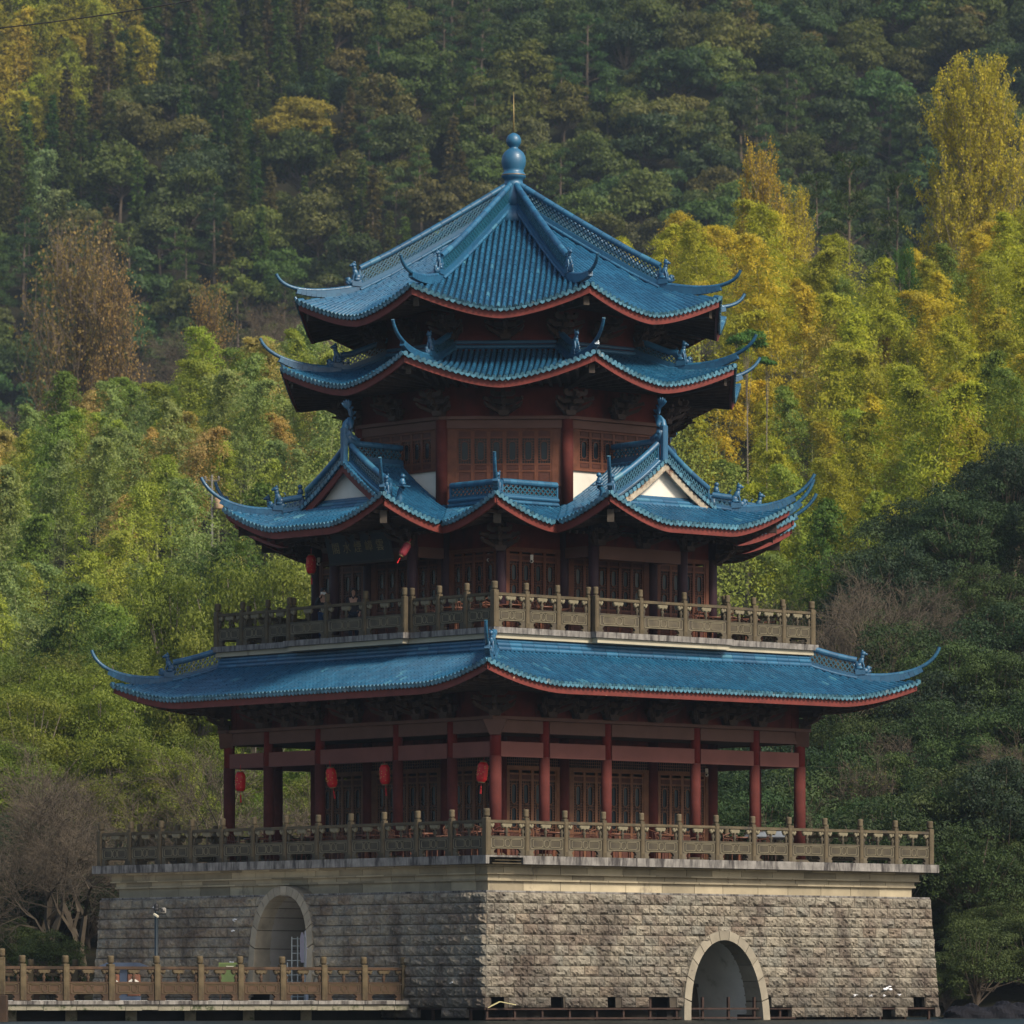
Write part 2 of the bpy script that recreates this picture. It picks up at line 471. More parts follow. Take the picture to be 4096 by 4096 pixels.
def horn_mesh(P0, C1, C2, P3, w=.15):
    """upturned ridge end; points are (y,z)"""
    mb = MB(); n = 22
    def bz(t): return tuple(P0[i] * (1 - t) ** 3 + 3 * C1[i] * t * (1 - t) ** 2 + 3 * C2[i] * t * t * (1 - t) + P3[i] * t ** 3 for i in (0, 1))
    pts = [bz(i / n) for i in range(n + 1)]
    for i in range(n):
        (y0, z0), (y1, z1) = pts[i], pts[i + 1]
        t = i / n; T = (i + 1) / n - .004
        dy, dz = y1 - y0, z1 - z0; l = sqrt(dy * dy + dz * dz); ny, nz = -dz / l, dy / l   # normal (upwards)
        hh = .27 * (1 - t) ** 1.2 + .07 if t < .66 else .05
        h2 = .15 * (1 - .4 * t) if t < .84 else .02
        r = .075 * (1 - .35 * t)
        e = .96
        q0 = (y0, z0); q1 = (y0 + dy * e, z0 + dz * e)
        mb.tube([(0, q0[0], q0[1]), (0, q1[0], q1[1])], r, 8, 0)
        # bands under the top roll
        for (hx, ww) in ((min(h2, hh), w * (1 - .3 * t) * .95), (hh, w * (1 - .25 * t) * 1.15)):
            if hx < .06: continue
            o0, o1 = -.02 if ww < w * 1.0 else -h2 * .9, -hx
            vs = []
            for (y, z) in (q0, (y1, z1)):
                for sx in (-1, 1):
                    vs += [(sx * ww / 2, y + ny * o0, z + nz * o0), (sx * ww / 2, y + ny * o1, z + nz * o1)]
            mb.add(vs, [(0, 1, 3, 2), (4, 6, 7, 5), (0, 4, 5, 1), (2, 3, 7, 6), (0, 2, 6, 4), (1, 5, 7, 3)], 0, False, RND.random() * .7)
    y, z = pts[-1]
    return mb


def cap_disc(mb, y, z, dy, dz, r=.055):
    l = sqrt(dy * dy + dz * dz); dy /= l; dz /= l
    a = Vector((1, 0, 0)); b = Vector((0, -dz, dy)); o = Vector((0, y + dy * .01, z + dz * .01))
    mb.add([o + a * cos(2 * pi * k / 10) * r + b * sin(2 * pi * k / 10) * r for k in range(10)], [tuple(range(10))], 1, False, .5)


def make_beast():
    """seated guardian dog on a scroll, faces +y"""
    mb = MB(); S = .95
    b = lambda c, r, t=0.0: mb.blob(tuple(x * S for x in c), tuple(x * S for x in r), 0, t)
    mb.bar((0, -.16, .05), (0, .14, .07), .20, .14, 0, .3); mb.blob((0, .13, .10), (.09, .12, .10)); mb.blob((0, -.10, .13), (.085, .12, .08))
    mb.blob((0, .22, .16), (.05, .07, .10)); mb.tube([(0, .2, .05), (0, .3, .10), (0, .31, .2), (0, .24, .24)], [.05, .045, .03, .02], 6)
    b((0, -.07, .27), (.095, .13, .12), .35)          # haunch
    b((0, .0, .39), (.082, .095, .17), -.45)          # chest
    b((0, .05, .55), (.062, .07, .10), -.3)           # neck / mane
    b((0, .08, .65), (.075, .095, .075))              # head
    b((0, .165, .63), (.045, .06, .042))              # muzzle
    for sx in (-1, 1):
        mb.tube([(sx * .05 * S, .05 * S, .40 * S), (sx * .055 * S, .10 * S, .28 * S), (sx * .055 * S, .10 * S, .16 * S)], [.034, .028, .026], 6)
        b((sx * .055, .13, .16), (.032, .05, .024))
        b((sx * .07, -.04, .20), (.035, .11, .055))
        b((sx * .05, .05, .73), (.022, .03, .04), -.4)
        b((sx * .035, .13, .68), (.016, .016, .016))
    mb.tube([(0, -.18 * S, .24 * S), (0, -.25 * S, .36 * S), (0, -.22 * S, .50 * S), (0, -.16 * S, .55 * S)], [.035, .04, .03, .012], 6)
    return mb.mesh('ridge_beast', [M['ridge']])


def make_fish():
    """dragon-fish ridge end: body rises from the ridge, curls, tail fan on top; faces +y"""
    mb = MB()
    path = [(0, -.38, -.02), (0, -.2, .02), (0, .02, .08), (0, .10, .26), (0, .06, .46), (0, -.06, .64), (0, -.10, .80), (0, -.02, .93), (0, .06, 1.0)]
    rad = [.10, .17, .21, .20, .17, .135, .10, .07, .05]
    mb.tube(path, rad, 10, 0, flat=.7)
    for i in range(7):
        y, z = path[i + 1][1] - rad[i + 1] * .8, path[i + 1][2] + .05
        mb.add([(-.012, y, z - .06), (-.012, y - .10, z + .06), (-.012, y, z + .06), (.012, y, z - .06), (.012, y - .10, z + .06), (.012, y, z + .06)], [(0, 1, 2), (5, 4, 3), (0, 3, 4, 1), (1, 4, 5, 2)], 0)
    for a in (-.75, -.4, 0.0, .4, .75):      # tail fan
        y0, z0 = .05, .97
        d = Vector((0, sin(a + .25), cos(a + .25)))
        mb.blob(Vector((0, y0, z0)) + d * .13, (.035, .05, .15), 0, -(a + .25))
    for sx in (-1, 1):
        mb.blob((sx * .13, .10, .20), (.03, .05, .05)); mb.blob((sx * .15, -.05, .1), (.03, .12, .06), 0, .4)
    # front pilaster under the fish
    mb.bbox(-.10, .10, -.72, .10, .27, .42, .03, 0, .4)
    mb.tube([(0, .16, .38), (0, .13, .55), (0, .02, .70)], [.10, .08, .03], 8)
    return mb.mesh('ridge_fish', [M['ridge']])


BEAST = make_beast(); FISH = make_fish()


def make_bracket(sc=1.0, reach=.85):
    """stepped timber bracket set: x along wall, y outwards"""
    mb = MB()
    mb.poly_prism([(-.14, 0), (.14, 0), (.20, .16), (-.20, .16)], .0, .34, 0)
    for i in range(3):
        y = .12 + i * reach / 3; z = .18 + i * .20; w = .34 + (.14 if i == 1 else .05)
        mb.poly_prism([(-w, z + .12), (-w, z + .05), (-w * .75, z - .02), (w * .75, z - .02), (w, z + .05), (w, z + .12)], y, y + .11, 0)
        mb.poly_prism([(-.05, z - .05), (y + .24, z - .02), (y + .30, z + .06), (y + .30, z + .12), (-.05, z + .12)], -.055, .055, 0, axis='x')
        for sx in (-1, 0, 1):
            mb.box(sx * w * .85 - .06, y - .02, z + .12, sx * w * .85 + .06, y + .13, z + .19, 0)
    for i in range(2):                       # down-curving beaks with pale tips
        y = .30 + i * reach * .42; z = .34 + i * .17
        mb.bar((0, y - .2, z + .10), (0, y + .26, z - .03), .09, .10, 0)
        mb.bar((0, y + .26, z - .03), (0, y + .40, z - .01), .08, .08, 0, w2=.05, h2=.04)
        mb.box(-.03, y + .395, z - .035, .03, y + .41, z + .015, 1)
    for sx in (-1, 1):                       # side arms curl up
        mb.bar((sx * .12, .15, .10), (sx * .52, .52, .30), .09, .10, 0)
        mb.bar((sx * .52, .52, .30), (sx * .60, .60, .40), .08, .08, 0, w2=.05, h2=.05)
        mb.bar((sx * .10, .20, .34), (sx * .62, .72, .52), .08, .10, 0)
    if sc != 1: mb.v = [(x * sc, y * sc, z * sc) for x, y, z in mb.v]
    return mb.mesh('bracket_set', [M['bracket'], M['beakend']])


BR1 = make_bracket(1.0); BR2 = make_bracket(.92)


def side_pt(th, x, y, z):
    v = rz(th - 90) @ Vector((x, y, z))
    return v


def put(name, me, th, x, y, z, parent=pag, extra=0.0, label=None):
    p = side_pt(th, x, y, z)
    return link(name, me, parent, p, radians(th - 90 + extra), label)


# ------------------------------------------------------------------ columns
def col_mesh(r, z1, redfrom=None, foot=True, mats=('column', 'colred')):
    mb = MB()
    if foot: mb.lathe([(r * 1.9, 0), (r * 2.0, .05), (r * 1.55, .12), (r * 1.25, .16)], n=18, mat=2)
    if redfrom:
        mb.lathe([(r * 1.0, .15), (r, redfrom)], n=18, mat=0); mb.lathe([(r * .93, redfrom), (r * .93, z1)], n=18, mat=1)
    else: mb.lathe([(r, .02), (r, z1)], n=18, mat=0)
    return mb.mesh('column', [M[mats[0]], M[mats[1]], M['rail']])


Z1, ZB1 = 4.60, 8.66        # storey one floor, top ledge of its beams
A1 = 6.05                   # outer colonnade half side
S1 = (-6.05, -4.18, -1.73, 1.80, 4.19, 6.05)
S1 = (-6.05, -4.18, -1.77, 1.77, 4.18, 6.05)
A2 = 4.2                    # hall half side
S2 = (-4.2, -1.77, 1.77, 4.2)
m_out = col_mesh(.155, ZB1 - Z1 - .1, 2.93); m_cor = col_mesh(.175, ZB1 - Z1 - .1, 2.93)
m_in = col_mesh(.17, 3.6, None)
done = set()
for th in SQ:
    for x in S1:
        p = side_pt(th, x, A1, Z1); k = (round(p.x, 1), round(p.y, 1))
        if k in done: continue
        done.add(k)
        link('column', m_cor if abs(x) > 6 else m_out, pag, p, 0)
    for x in S2:
        p = side_pt(th, x, A2, Z1); k = (round(p.x, 1), round(p.y, 1))
        if k in done: continue
        done.add(k); link('column', m_in, pag, p, 0)

# beams of storey one
for i, th in enumerate(SQ):
    mb = MB()
    e = A1 + (.11 if i % 2 == 0 else -.11)   # butt joints at the corners
    for a, b in zip(S1[:-1], S1[1:]):
        mb.box(a + .13, A1 - .09, 8.20, b - .13, A1 + .09, 8.56, 0); mb.box(a + .13, A1 - .10, 7.51, b - .13, A1 + .10, 7.94, 1)
    mb.box(-A1 - .28 if i in (0, 3) else -A1 + .21, A1 - .20, 8.565, A1 + .28 if i in (0, 3) else A1 - .21, A1 + .20, 8.66, 0)
    mb.obj('beam', [M['beam'], M['beam2']], pag, (0, 0, 0), radians(th - 90))
    mb = MB(); mb.box(-A1 + .05, A1 - .06, 8.662, A1 - .05 - (.12 if i % 2 else 0), A1 + .02, 9.55, 0)
    for x in [v for a, b in zip(S1[:-1], S1[1:]) for v in (a + .35, b - .35)]: mb.box(x - .02, A1 + .0, 8.67, x + .02, A1 + .035, 9.5, 0)
    mb.obj('panel_board', M['redboard'], pag, (0, 0, 0), radians(th - 90))
for th in SQ:   # carved corner bracket ends under the ledge
    mb = MB(); mb.poly_prism([(-.34, 8.56), (.34, 8.56), (.15, 8.12), (-.15, 8.12)], -.12, .28, 0)
    p = side_pt(th + 45, 0, A1 * 1.4142, 0)
    mb.obj('corner_block', M['beam'], pag, p, radians(th + 45 - 90))
mb = MB(); mb.box(-A1 + .1, -A1 + .1, 8.22, A1 - .1, A1 - .1, 8.30, 0)
mb.obj('porch_ceiling', M['darkwood'], pag, (0, 0, 0), radians(45))
for th in SQ:
    xs = list(S1) + [(a + b) / 2 for a, b in zip(S1[:-1], S1[1:]) if b - a > 2.2]
    for x in xs:
        if abs(x) > 6: continue
        put('bracket_set', BR1, th, x, A1 + .03, ZB1)
    put('bracket_set', BR1, th + 45, 0, A1 * 1.4142 + .0, ZB1)


# ------------------------------------------------------------------ lattice doors
def leaf(H, kind, w=.47):
    mb = MB(); t = .045; hw = w / 2
    mb.box(-hw, -t / 2, 0, -hw + .055, t / 2, H, 0); mb.box(hw - .055, -t / 2, 0, hw, t / 2, H, 0)
    hi = hw - .055
    if kind == 'tall': rails = [0, .62, .80, 2.28 * H / 2.65, 2.46 * H / 2.65, H - .06]; zl = (rails[2] + .05, rails[3]); panels = [(.06, .62), (.67, .80), (rails[3] + .05, rails[4])]; oct_n = 2
    elif kind == 'window': rails = [0, .20, .92, H - .05]; zl = (.25, .92); panels = [(.05, .20), (.97, H - .05)]; oct_n = 1
    else: rails = [0, .38, .58, 1.36, H - .05]; zl = (.63, 1.36); panels = [(.05, .38), (.43, .58), (1.41, H - .05)]; oct_n = 1
    for z in rails: mb.box(-hi, -t / 2 + .002, z, hi, t / 2 - .002, z + .05, 0)
    for a, b in panels: mb.box(-hi, -.012, a, hi, .006, b, 1); mb.box(-hi + .03, -.012, a + .03, hi - .03, .014, b - .03, 1)
    z0, z1 = zl
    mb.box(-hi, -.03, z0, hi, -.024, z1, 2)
    octs = []
    if oct_n == 2:
        h = (z1 - z0 - .30) / 2
        octs = [(z0 + .09, z0 + .09 + h), (z1 - .09 - h, z1 - .09)]
    else: octs = [(z0 + .09, z1 - .09)]
    ow = .098 if kind == 'tall' else .105
    nx = 4; sx = 2 * hi / (nx + 1)
    for i in range(1, nx + 1):
        x = -hi + i * sx; segs = [(z0, z1)]
        if abs(x) < ow:
            segs = []; c = z0
            for a, b in octs: segs.append((c, a)); c = b
            segs.append((c, z1))
        for a, b in segs: mb.box(x - .006, -.008, a, x + .006, .008, b, 0)
    nz = int((z1 - z0) / sx)
    for j in range(1, nz):
        z = z0 + (z1 - z0) * j / nz
        ins = any(a < z < b for a, b in octs)
        for a, b in ([(-hi, -ow), (ow, hi)] if ins else [(-hi, hi)]): mb.box(a, -.009, z - .006, b, .009, z + .006, 0)
    for a, b in octs:
        c = .055; P = [(-ow, a + c), (-ow + c, a), (ow - c, a), (ow, a + c), (ow, b - c), (ow - c, b), (-ow + c, b), (-ow, b - c)]
        for i in range(8): p, q = P[i], P[(i + 1) % 8]; mb.bar((p[0], 0, p[1]), (q[0], 0, q[1]), .02, .022, 0, up=(0, 1, 0))
    return mb


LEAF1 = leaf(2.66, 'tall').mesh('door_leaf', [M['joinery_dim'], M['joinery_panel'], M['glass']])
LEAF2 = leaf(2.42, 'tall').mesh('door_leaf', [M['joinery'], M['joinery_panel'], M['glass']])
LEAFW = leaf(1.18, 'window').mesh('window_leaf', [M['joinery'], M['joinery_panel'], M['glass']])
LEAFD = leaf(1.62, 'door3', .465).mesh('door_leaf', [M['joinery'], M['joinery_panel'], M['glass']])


def screen(th, x0, x1, out, z0, H, me, n, transom=0.0, w=.47, name='door_screen', leafname='door', jm='joinery'):
    """framed row of leaves, recessed behind the column line"""
    mb = MB(); c = (x0 + x1) / 2; half = n * w / 2
    mb.box(x0 - c, -.05, 0, -half, .04, H + .06, 0); mb.box(half, -.05, 0, x1 - c, .04, H + .06, 0)
    mb.box(x0 - c, -.06, H, x1 - c, .05, H + .09, 0); mb.box(x0 - c, -.06, -.02, x1 - c, .05, .03, 0)
    if transom > 0:
        mb.box(x0 - c, -.05, H + transom, x1 - c, .04, H + transom + .10, 0); mb.box(x0 - c, -.04, H + .09, x1 - c, -.03, H + transom, 1)
        k = int((x1 - x0) / .075)
        for i in range(1, k): x = x0 - c + (x1 - x0) * i / k; mb.box(x - .008, -.01, H + .09, x + .008, .006, H + transom, 0)
        for j in range(1, 4): z = H + .09 + (transom - .09) * j / 4; mb.box(x0 - c, -.012, z - .008, x1 - c, .008, z + .008, 0)
    p = side_pt(th, c, out, z0)
    o = mb.obj(name, [M[jm], M['glass']], pag, p, radians(th - 90))
    for i in range(n):
        link(leafname, me, o, (-half + w * (i + .5), .0, .02), 0)
    return o


for th in SQ:
    for a, b, n in ((S2[0] + .16, S2[1] - .16, 4), (S2[1] + .16, S2[2] - .16, 6), (S2[2] + .16, S2[3] - .16, 4)):
        screen(th, a, b, A2 - .02, Z1 + .02, 2.66, LEAF1, n, .42, jm='joinery_dim')
# inner dark cores and plates so no light leaks
def plate(name, ap, z0, z1, mat, n=4):
    mb = MB()
    if n == 4: mb.box(-ap, -ap, z0, ap, ap, z1, 0)
    else: mb.poly = None
    return mb.obj(name, M[mat], pag, (0, 0, 0), radians(45))
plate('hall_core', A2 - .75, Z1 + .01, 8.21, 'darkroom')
for i, th in enumerate(SQ):
    mb = MB(); mb.box(-A2 + .1, A2 - .12, Z1 + 3.18, A2 - .1 - (.2 if i % 2 else 0), A2 + .0, 8.215, 0)
    mb.obj('panel_board', M['redboard'], pag, (0, 0, 0), radians(th - 90))

# ------------------------------------------------------------------ LOWER ROOF (square)
E1 = 8.47
r1 = Slope(E1, E1, 2.25, 9.50, .38, .03, .58, 3.0, 1.8, 2.2, 1.0, .14)
mb = MB()
for th in SQ: mb.M = rz(th - 90); tile_slope(mb, r1)
roof1 = mb.obj('roof', [M['tile'], M['tile_cap'], M['pan']], pag)
for i, th in enumerate(SQ):
    mb = MB(); eave_board(mb, r1, n=44); mb.obj('eave_board', M['red'], roof1, (0, 0, 0), radians(th - 90))
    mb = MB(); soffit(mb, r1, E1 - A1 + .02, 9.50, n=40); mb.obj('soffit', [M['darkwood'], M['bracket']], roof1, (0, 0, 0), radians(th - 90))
    mb = MB()   # ridge roll along the wall
    o = E1 - 2.25
    for (dz, dy, r) in ((.02, .10, .075), (.14, .05, .075), (.25, .02, .06)):
        k = int(2 * o / .45)
        for j in range(k):
            x0 = -o + 2 * o * j / k; mb.tube([(x0, o + dy, r1.z(0, 2.25) + dz + .03), (x0 + 2 * o / k - .012, o + dy, r1.z(0, 2.25) + dz + .03)], r, 8, 0)
    mb.box(-o, o - .12, r1.z(0, 2.25) - .1, o - (.13 if i % 2 else 0), o + .06, r1.z(0, 2.25) + .32, 0, .2)
    mb.obj('wall_ridge', M['ridge'], roof1, (0, 0, 0), radians(th - 90))


def hip_parts(roof, ths, S, k_r, d_top, d_beast, tip, hl, ctrl, labels=None, surf=None, w=.17, base=.15, zoff=0.0):
    """hip ridge + beast + horn, frame y = out along the hip. radius r = (out-d)*sec + ..."""
    sec = sqrt(1 + S.k ** 2)
    Rc = S.out * sec
    def zs(r):
        d = (Rc - r) / sec
        return S.z(S.L - d * S.k, d)
    r0, rb = Rc - d_top * sec, Rc - d_beast * sec
    mb = MB(); n = 5
    pts = [(0, r0 + (rb - r0) * i / n, zs(r0 + (rb - r0) * i / n) + .02 + zoff * (1 - i / n) ** 1.5) for i in range(n + 1)]
    ridge_stack(mb, pts, hl, base, w)
    me_r = mb.mesh('hip_ridge', [M['ridge'], M['lattice']])
    P0 = (rb - .05, zs(rb) + .20)
    hm = horn_mesh(P0, (P0[0] + ctrl[0], P0[1] + ctrl[1]), (tip[0] - ctrl[2], tip[1] - ctrl[3]), tip)
    cap_disc(hm, tip[0], tip[1], ctrl[2], ctrl[3])
    me_h = hm.mesh('upturned_horn', [M['ridge'], M['tile_cap']])
    for th in ths:
        link('hip_ridge', me_r, roof, (0, 0, 0), radians(th - 90))
        link('upturned_horn', me_h, roof, (0, 0, 0), radians(th - 90))
        link('ridge_beast', BEAST, roof, side_pt(th, 0, rb + .12, zs(rb) + .18), radians(th - 90))
    return zs


hip_parts(roof1, (-90, 180, 0, 90), r1, 1.0, 2.2, 1.22, (12.72, 11.10), .40, (.75, -.16, .22, .85))

# ------------------------------------------------------------------ BALCONY (level two)
Z2 = 11.17
mb = MB()
w2 = 6.2
mb.box(-w2, -w2, 10.5, w2, w2, 11.03, 0)
mb.obj('balcony_wall', M['slabwall'], pag, (0, 0, 0), radians(45))
mb = MB(); mb.box(-6.36, -6.36, 10.86, 6.36, 6.36, 11.0, 0)
for i, th in enumerate(SQ):
    mb.M = rz(th - 90 - 45)
    mb.box(-2.62, 6.3, 10.863, 2.62, 6.60, 10.997, 0); 
mb.obj('balcony_moulding', M['slabwall'], pag, (0, 0, 0), radians(45))
mb = MB(); mb.box(-6.45, -6.45, 11.003, 6.45, 6.45, Z2, 0)
for i, th in enumerate(SQ):
    mb.M = rz(th - 90 - 45)
    mb.box(-2.74, 6.4, 11.006, 2.74, 6.68, Z2 + .003, 0)
mb.obj('balcony_slab', M['deck'], pag, (0, 0, 0), radians(45))


# ------------------------------------------------------------------ BALUSTRADES
def post_mesh(h=1.30, w=.17, mat='rail'):
    mb = MB(); a = w / 2; s = h / 1.3
    mb.bbox(-a, -a, 0, a, a, 1.06 * s, .014, 0)
    for sy in (-1, 1):
        mb.box(-a * .55, sy * a - .006, .14 * s, a * .55, sy * a + .006, .98 * s, 0, .9)
    mb.lathe([(a * .7, 1.06 * s), (a * .6, 1.08 * s), (a * .98, 1.10 * s), (a * 1.02, 1.13 * s), (a * .98, 1.145 * s), (a * 1.02, 1.165 * s), (a * .99, 1.23 * s), (a * 1.02, 1.25 * s), (a * .98, 1.29 * s), (a * .8, 1.305 * s)], n=14)
    return mb.mesh('post', [M[mat]])


def panel_mesh(L, s=1.0, mats=('rail_panel', 'rail_groove')):
    """between two posts (clear length L): lower carved panel, feet, vase and cloud supports"""
    mb = MB(); h = L / 2
    mb.bbox(-h, -.045, .18 * s, h, .045, .52 * s, .01, 0)
    mb.box(-h, -.06, .50 * s, h, .06, .545 * s, 0)
    # carved outlines
    y = .05
    def outline(x0, x1, z0, z1, c=.03):
        P = [(x0 + c, z0), (x1 - c, z0), (x1, z0 + c), (x1, z1 - c), (x1 - c, z1), (x0 + c, z1), (x0, z1 - c), (x0, z0 + c)]
        for i in range(8):
            p, q = P[i], P[(i + 1) % 8]
            for yy in (-y, y): mb.bar((p[0], yy, p[1]), (q[0], yy, q[1]), .016, .02, 1, .5, up=(0, 1, 0))
    a, b = .25 * s, .45 * s
    outline(-h + .05, h - .05, .205 * s, .485 * s)
    outline(-h * .78, -h * .22, a, b); outline(-h * .14, h * .14, a, b, .05); outline(h * .22, h * .78, a, b)
    for sx in (-1, 1):     # scrolled feet
        mb.poly_prism([(sx * h, 0), (sx * (h - .16), 0), (sx * (h - .20), .05 * s), (sx * (h - .15), .09 * s), (sx * (h - .17), .14 * s), (sx * (h - .24), .185 * s), (sx * h, .185 * s)][::sx], -.045, .045, 0)
    for (cx, hs) in ((0, 1), (-h, .5), (h, .5)):
        vx = cx * .93
        mb.lathe([(.03, .545 * s), (.045, .56 * s), (.028, .60 * s), (.055, .66 * s), (.05, .70 * s), (.025, .735 * s), (.045, .76 * s)], (vx, 0, 0), 10)
        offs = ((-.12, .82), (-.05, .85), (.05, .85), (.12, .82), (0, .80), (-.145, .86), (.145, .86))
        for dx, z in offs:
            x = cx + dx
            if abs(x) > h - .005: continue
            mb.blob((x, 0, z * s), (.06, .055, .062 * s), n=8, m=5, mat=1)
        if hs == 1: mb.box(-.15, -.05, .80 * s, .15, .05, .89 * s, 1)
        else:
            sg = 1 if cx > 0 else -1
            mb.box(min(cx, cx - sg * .12), -.04, .82 * s, max(cx, cx - sg * .12), .04, .89 * s, 0)
    return mb.mesh('rail_panel', [M[m] for m in mats])


def rail_bars(mb, a, b, z, s=1.0):
    """handrail between two plan points"""
    a = Vector((a[0], a[1], z)); b = Vector((b[0], b[1], z))
    k = 1
    mb.bar(a + Vector((0, 0, .945 * s)), b + Vector((0, 0, .945 * s)), .11, .085, 0)
    mb.bar(a + Vector((0, 0, .925 * s)), b + Vector((0, 0, .925 * s)), .13, .035, 0)


def balustrade(runs, z, pw, label_name='balustrade', cornerm=None):
    """runs: list of (th, out, [x posts]); every bay gets a panel"""
    top = MB(); posts = []; panels = []
    for th, out, xs in runs:
        for a, b in zip(xs[:-1], xs[1:]):
            A, B = side_pt(th, a, out, 0), side_pt(th, b, out, 0)
            d = (B - A).normalized(); rail_bars(top, A + d * pw / 2, B - d * pw / 2, z)
            panels.append((th, (a + b) / 2, out, b - a - pw))
        for x in xs: posts.append((th, x, out))
    o = top.obj(label_name, M['rail'], pag)
    pm = post_mesh(1.30, pw); pc = post_mesh(1.30, pw * 1.2)
    seen = []
    for th, x, out in posts:
        p = side_pt(th, x, out, z)
        if any((p - q).length < .05 for q in seen): continue
        seen.append(p); cor = abs(abs(x) - out) < .05
        link('post', pc if cor else pm, o, p + Vector((0, 0, RND.uniform(-.008, .0))), radians(th - 90 + RND.uniform(-1.2, 1.2)))
    cache = {}
    for th, x, out, L in panels:
        k = round(L, 2)
        if k not in cache: cache[k] = panel_mesh(k)
        link('rail_panel', cache[k], o, side_pt(th, x, out, z), radians(th - 90))
    return o


XB = 8.79
balustrade([(th, XB, [-XB + 2 * XB * i / 12 for i in range(13)]) for th in SQ], Z1, .158)
b2 = 6.30; c2 = 2.62; o2 = 6.52
runs = []
for th in SQ:
    runs.append((th, b2, [-b2 + (b2 - c2 - .08) * i / 3 for i in range(4)])); runs.append((th, b2, [c2 + .08 + (b2 - c2 - .08) * i / 3 for i in range(4)]))
    runs.append((th, o2, [-c2 + 2 * c2 * i / 3 for i in range(4)]))
balustrade(runs, Z2, .155)

# ------------------------------------------------------------------ STOREY TWO
m_c2 = col_mesh(.15, 3.25, None, True, ('column_dark', 'column'))
done = set()
for th in SQ:
    for x in S2:
        p = side_pt(th, x, A2, Z2); k = (round(p.x, 1), round(p.y, 1))
        if k not in done: done.add(k); link('column', m_c2, pag, p)
    for x in (-1.77, 1.77): link('column', m_c2, pag, side_pt(th, x, 5.5, Z2))
    for a, b, n in ((S2[0] + .15, S2[1] - .15, 4), (S2[1] + .15, S2[2] - .15, 6), (S2[2] + .15, S2[3] - .15, 4)):
        screen(th, a, b, A2 - .02, Z2 + .02, 2.42, LEAF2, n)
for i, th in enumerate(SQ):
    mb = MB()
    mb.box(-A2 + .1, A2 - .1, Z2 + 2.53, A2 - .1 - (.2 if i % 2 else 0), A2 + .0, 14.72, 1)
    mb.box(-1.62, 5.42, 13.38, 1.62, 5.58, 13.76, 0); mb.box(-1.75, 5.46, 13.764, 1.75, 5.54, 14.65, 1)
    for sx in (-1, 1): mb.box(sx * 1.77 - .08, 4.36, 13.45, sx * 1.77 + .08, 5.34, 13.76, 0); mb.box(sx * 1.77 - .04, 4.2, 13.764, sx * 1.77 + .04, 5.45, 14.65, 1)
    mb.obj('beam', [M['beam'], M['redboard']], pag, (0, 0, 0), radians(th - 90))
    for x in (-1.77, 0, 1.77): put('bracket_set', BR2, th, x, 5.56, 13.76)
    put('bracket_set', BR2, th + 45, 0, A2 * 1.4142, 13.55)
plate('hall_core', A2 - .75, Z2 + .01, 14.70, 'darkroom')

# ------------------------------------------------------------------ MIDDLE ROOF with four gabled bays
a_, b_, ap_ = 6.0, 3.65, 8.25
ZE = 14.30
GA, GB = .25, .078
def g_(d): return GA * d + GB * d * d
main = Slope(a_, a_, 1.6, ZE, GA, GB, .76, 2.35, 1.5, 2.4, 1.0, .0,
             d0=lambda x: max(0.0, b_ - abs(x)), d1=lambda x: min(1.6, a_ - abs(x)))
front = Slope(ap_, b_, 1.6, ZE, GA, GB, .76, 2.4, 1.5, 2.4, 1.0, .0, d1=lambda x: min(1.62, b_ - abs(x)))
mb = MB()
for th in SQ:
    mb.M = rz(th - 90)
    tile_slope(mb, main, (-a_, -b_ + 1.6)); tile_slope(mb, main, (b_ - 1.6, a_))
roof2 = mb.obj('roof', [M['tile'], M['tile_cap'], M['pan']], pag)
for i, th in enumerate(SQ):
    for xs_ in ((b_ - .1, a_ - .05), (-a_ + .05, -b_ + .1)):
        mb = MB(); eave_board(mb, main, xs_, n=16); mb.obj('eave_board', M['red'], roof2, (0, 0, 0), radians(th - 90))
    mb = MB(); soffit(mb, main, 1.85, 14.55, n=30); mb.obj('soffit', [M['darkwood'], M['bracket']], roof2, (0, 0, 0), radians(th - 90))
    for sx in (-1, 1):
        mb = MB(); x0, x1 = sorted((sx * 2.25, sx * 4.38))
        zz = ZE + g_(1.6)
        pts = [(x0 + (x1 - x0) * j / 4, 4.42, zz + .02) for j in range(5)]
        ridge_stack(mb, pts, .34, .26, .18)
        mb.tube([(x0, 4.50, zz + .2), (x1, 4.50, zz + .2)], .06, 8, 0)
        mb.box(x0, 3.6, zz - .08, x1, 4.36, zz + .1, 0, .2)
        mb.obj('wall_ridge', [M['ridge'], M['lattice']], roof2, (0, 0, 0), radians(th - 90))
